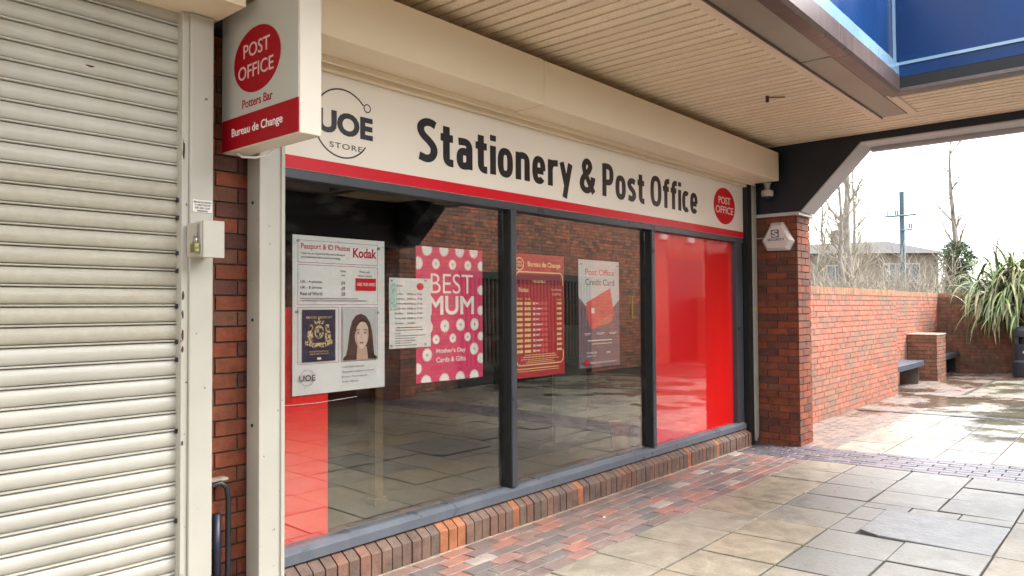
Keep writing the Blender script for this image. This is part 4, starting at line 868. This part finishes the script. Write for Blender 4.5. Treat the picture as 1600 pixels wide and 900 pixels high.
# ------------------------------------------------------------------ beyond the wall
TWIG = mat('bare twig bark', (.24, .21, .165), .9, .3, 4, .2)
BARK = mat('pale bark', (.19, .17, .145), .9, .3, 4, .4, 20)
def grow(b, p, d, L_, r_, depth, rn, spread=.5, up=.15, n=5):
    pts = [Vector(p)]; rad = [r_]; d = Vector(d).normalized(); kids = []
    k = 5
    for i in range(k):
        d = (d+Vector((rn.gauss(0, .10), rn.gauss(0, .10), rn.gauss(0, .06)+up*.3))).normalized()
        pts.append(pts[-1]+d*L_/k); rad.append(r_*(1-.75*(i+1)/k)); kids.append((pts[-1], d.copy(), rad[-1]))
    b.tube(pts, rad, max(3, n), cap=False)
    if depth > 0:
        for (q, dd, rr) in kids:
            for _ in range(2 if rn.random() < .65 else 1):
                ax = Vector((rn.gauss(0, 1), rn.gauss(0, 1), rn.gauss(0, .5))).normalized()
                nd = (dd+ax*spread*rn.uniform(.7, 1.5)).normalized()
                grow(b, q, nd, L_*rn.uniform(.32, .55), max(.006, rr*.55), depth-1, rn, spread, up, 3)
def bare_tree(name, lab, x, y, h, r_, seed, spread=.45, depth=2, upright=.25, group='bare trees beyond the wall'):
    rn = random.Random(seed); t = thing(name, lab, 'tree', (x, y, 0), group)
    b = MB(); pts = [(x, y, -.3)]; rad = [r_]
    cx, cy = x, y
    for i in range(1, 9):
        cx += rn.gauss(0, .05); cy += rn.gauss(0, .05); pts.append((cx, cy, h*i/8)); rad.append(r_*(1-.88*i/8)+.01)
    b.tube(pts, rad, 8, cap=False); b.build('trunk', BARK, t)
    b = MB()
    for i in range(2, 9):
        for _ in range(3):
            a = rn.uniform(0, 6.28); q = Vector(pts[i-1]).lerp(Vector(pts[i]), rn.random())
            grow(b, q, (math.cos(a), math.sin(a), rn.uniform(.6, 1.6)), h*rn.uniform(.10, .26)*(1.15-i/12), rad[i]*.45+.006, depth, rn, spread, upright)
    b.build('crown', TWIG, t)
K = 26.0
def at(px, t):                                   # ground point seen in direction px at distance t
    d = Rt*((px-800)/1161.98)+F; return (d.x*t, d.y*t)
for nm, px, t_, h, r_, sd_, lab in (('bare_tree', 1327, 27, 8.6, .20, 11, 'thick pale bare tree left of the pylon, forked above the wall'), ('bare_tree', 1318, 24, 5.9, .12, 12, 'thin bare tree just left of the thick forked one'),
                                ('bare_tree', 1338, 30, 7.4, .10, 13, 'slim upright bare tree just right of the thick forked one'), ('bare_tree', 1492, 27, 7.4, .15, 14, 'lone bare tree rising out of the ivy bush at the right'), ('bare_tree', 1272, 24, 5.2, .07, 15, 'small bare sapling right behind the end pier'), ('bare_tree', 1566, 36, 4.9, .09, 16, 'low bare tree far behind the spiky plant')):
    x, y = at(px, t_); bare_tree(nm, lab, x, y, h, r_, sd_)
# thicket of twigs behind the wall
b = MB(); rn = random.Random(5)
for i in range(620):
    px = rn.uniform(1262, 1480); t_ = rn.uniform(18, 26); x, y = at(px, t_)
    grow(b, (x, y, rn.uniform(0, 1.2)), (rn.gauss(0, .5), rn.gauss(0, .5), 1), rn.uniform(.7, 1.9), rn.uniform(.005, .013), 1, rn, .6, .1, 3)
tag(b.build('twig_thicket', TWIG), 'dense thicket of pale bare twigs behind the boundary wall', 'undergrowth', kind='stuff')
# ivy
IVY = island('ivy leaf', [(.03, .06, .02), (.045, .085, .025), (.06, .10, .03), (.025, .05, .018)], .5, .2, 20, .2)
x, y = at(1496, 27); t = thing('ivy_bush', 'dark green ivy clad bush at the foot of the lone bare tree', 'bush', (x, y, 0))
b = MB(); b.tube([(x, y+.3, -.2), (x+.1, y+.25, 3.3)], [.16, .08], 8); b.build('trunk', BARK, t)
b = MB()
for i in range(6500):
    z = rn.uniform(.2, 3.75); rr = (.72 if z > 2 else .5)*(1-max(0, z-3.1)*.9)*(.75+.3*math.sin(z*4+i % 3)); a = rn.uniform(0, 6.28); k = rn.random()**.4*rr
    c = Vector((x+k*math.cos(a)+(.12*math.sin(z*3)), y+k*math.sin(a), z)); u = Vector((rn.gauss(0, 1), rn.gauss(0, 1), rn.gauss(0, 1))).normalized(); v = u.orthogonal().normalized(); s_ = rn.uniform(.035, .075)
    b.add([c-u*s_, c-v*s_*.7, c+u*s_, c+v*s_*.7], [(0, 1, 2, 3)])
b.build('leaves', IVY, t)
# house
hx, hy = at(1380, 48); H0 = thing('house', 'pale brick house with a low grey roof beyond the twigs', 'house', (hx, hy, 0))
HB = mat('pale house brick', (.13, .11, .088), .9, .15, 3, .3, 20); HR = mat('grey house roof', (.045, .042, .040), .85, .2, 2, .3, 10); HW = mat('house window glass', (.05, .07, .10), .3, .1, spec=.2); HF = mat('house white frame', (.28, .28, .28), .5)
Ld = Rt; Dd = F
def hp(a, d, z): q = Ld*a+Dd*d; return (hx+q.x, hy+q.y, z)
def hbox(b, a0, a1, d0, d1, z0, z1):
    b.add([hp(a0, d0, z0), hp(a1, d0, z0), hp(a1, d1, z0), hp(a0, d1, z0), hp(a0, d0, z1), hp(a1, d0, z1), hp(a1, d1, z1), hp(a0, d1, z1)], [(0, 3, 2, 1), (4, 5, 6, 7), (0, 1, 5, 4), (1, 2, 6, 5), (2, 3, 7, 6), (3, 0, 4, 7)])
b = MB(); hbox(b, -4.4, 3.6, 0, 8, 0, 4.82); b.build('wall', HB, H0)
b = MB(); b.add([hp(-4.9, -.5, 4.8), hp(4.0, -.5, 4.8), hp(4.0, 8.4, 4.8), hp(-4.9, 8.4, 4.8), hp(-3.4, 4, 5.75), hp(2.3, 4, 5.95)], [(0, 1, 5, 4), (1, 2, 5), (2, 3, 4, 5), (3, 0, 4), (0, 3, 2, 1)]); rf = b.build('roof', HR, H0)
b = MB(); hbox(b, -1.6, -1.1, 3.5, 4.0, 5.6, 6.7); ch = b.build('chimney', HB, H0)
for a0, a1, z0_, z1_ in ((.05, .75, 3.1, 4.1), (.95, 2.3, 3.1, 4.1), (.95, 2.3, 1.3, 2.9), (-3.6, -2.6, 3.0, 4.0)):
    b = MB(); hbox(b, a0-.07, a1+.07, -.06, -.01, z0_-.07, z1_+.07); w_ = b.build('window', HF, H0)
    b = MB(); hbox(b, a0, (a0+a1)/2-.04, -.08, -.062, z0_, z1_); hbox(b, (a0+a1)/2+.04, a1, -.08, -.062, z0_, z1_); q = b.build('pane', HW, None); q.parent = w_; q.matrix_parent_inverse = w_.matrix_basis.inverted(); q.matrix_world = Matrix.Identity(4)
# rail mast
mx_, my_ = at(1412, 44); t = thing('utility_pole', 'blue grey steel pole with cross arms rising behind the house roof', 'utility pole', (mx_, my_, 0))
PB = mat('blue grey pole paint', (.045, .085, .11), .6, .15, 3); b = MB(); b.box(mx_-.12, mx_+.12, my_-.12, my_+.12, 0, 8.2); b.build('mast', PB, t)
def mp(a, z, d=0): q = Ld*a+Dd*d; return (mx_+q.x, my_+q.y, z)
b = MB(); b.tube([mp(-1.15, 6.68, -.2), mp(.7, 6.82, -.2)], .06, 6); b.build('crossarm', PB, t)
b = MB(); b.tube([mp(-.25, 5.88, -.2), mp(.5, 5.95, -.2)], .045, 6); b.build('crossarm', PB, t)
for a, z in ((-.95, 6.75), (-.5, 6.8), (-.38, 6.8), (.32, 6.0), (.44, 6.0)):
    b = MB(); b.tube([mp(a, z, -.2), mp(a, z+.28, -.2)], .04, 6); b.build('insulator', BLKP, t)
# side: treeline far off so the horizon is closed
HEDG = mat('far hedge', (.12, .13, .08), .95, .4, 1.5, .5, 8); b = MB()
rn = random.Random(9)
for i in range(900):
    px = rn.uniform(1230, 2100); t_ = rn.uniform(70, 95); x, y = at(px, t_); h = rn.uniform(1.2, 2.6)
    grow(b, (x, y, 0), (rn.gauss(0, .3), rn.gauss(0, .3), 1), h, .05, 1, rn, .6, .1, 3)
tag(b.build('far_scrub', HEDG), 'low line of far bare scrub along the horizon', 'undergrowth', kind='stuff')
# a few bits of litter on the paving
LIT = mat('litter white', (.75, .73, .7), .7); 
for i, (x, y, lab) in enumerate(((4.35, 2.95, 'tiny white scrap on the brick pavers under the middle of the window'), (6.1, 3.0, 'tiny white scrap on the brick pavers near the red pane'), (6.75, 2.9, 'tiny white scrap on the pavers just before the dark band'), (7.55, 3.1, 'tiny white scrap near the foot of the brick pier'))):
    b = MB(); b.prism([(x+.016*math.cos(k)*random.uniform(.5, 1), y+.011*math.sin(k)*random.uniform(.5, 1)) for k in (0, 1, 2, 3, 4, 5)], (0, 0, gz(y)+.002), (1, 0, 0), (0, 1, 0), .003)
    tag(b.build('litter_scrap', LIT), lab, 'litter')
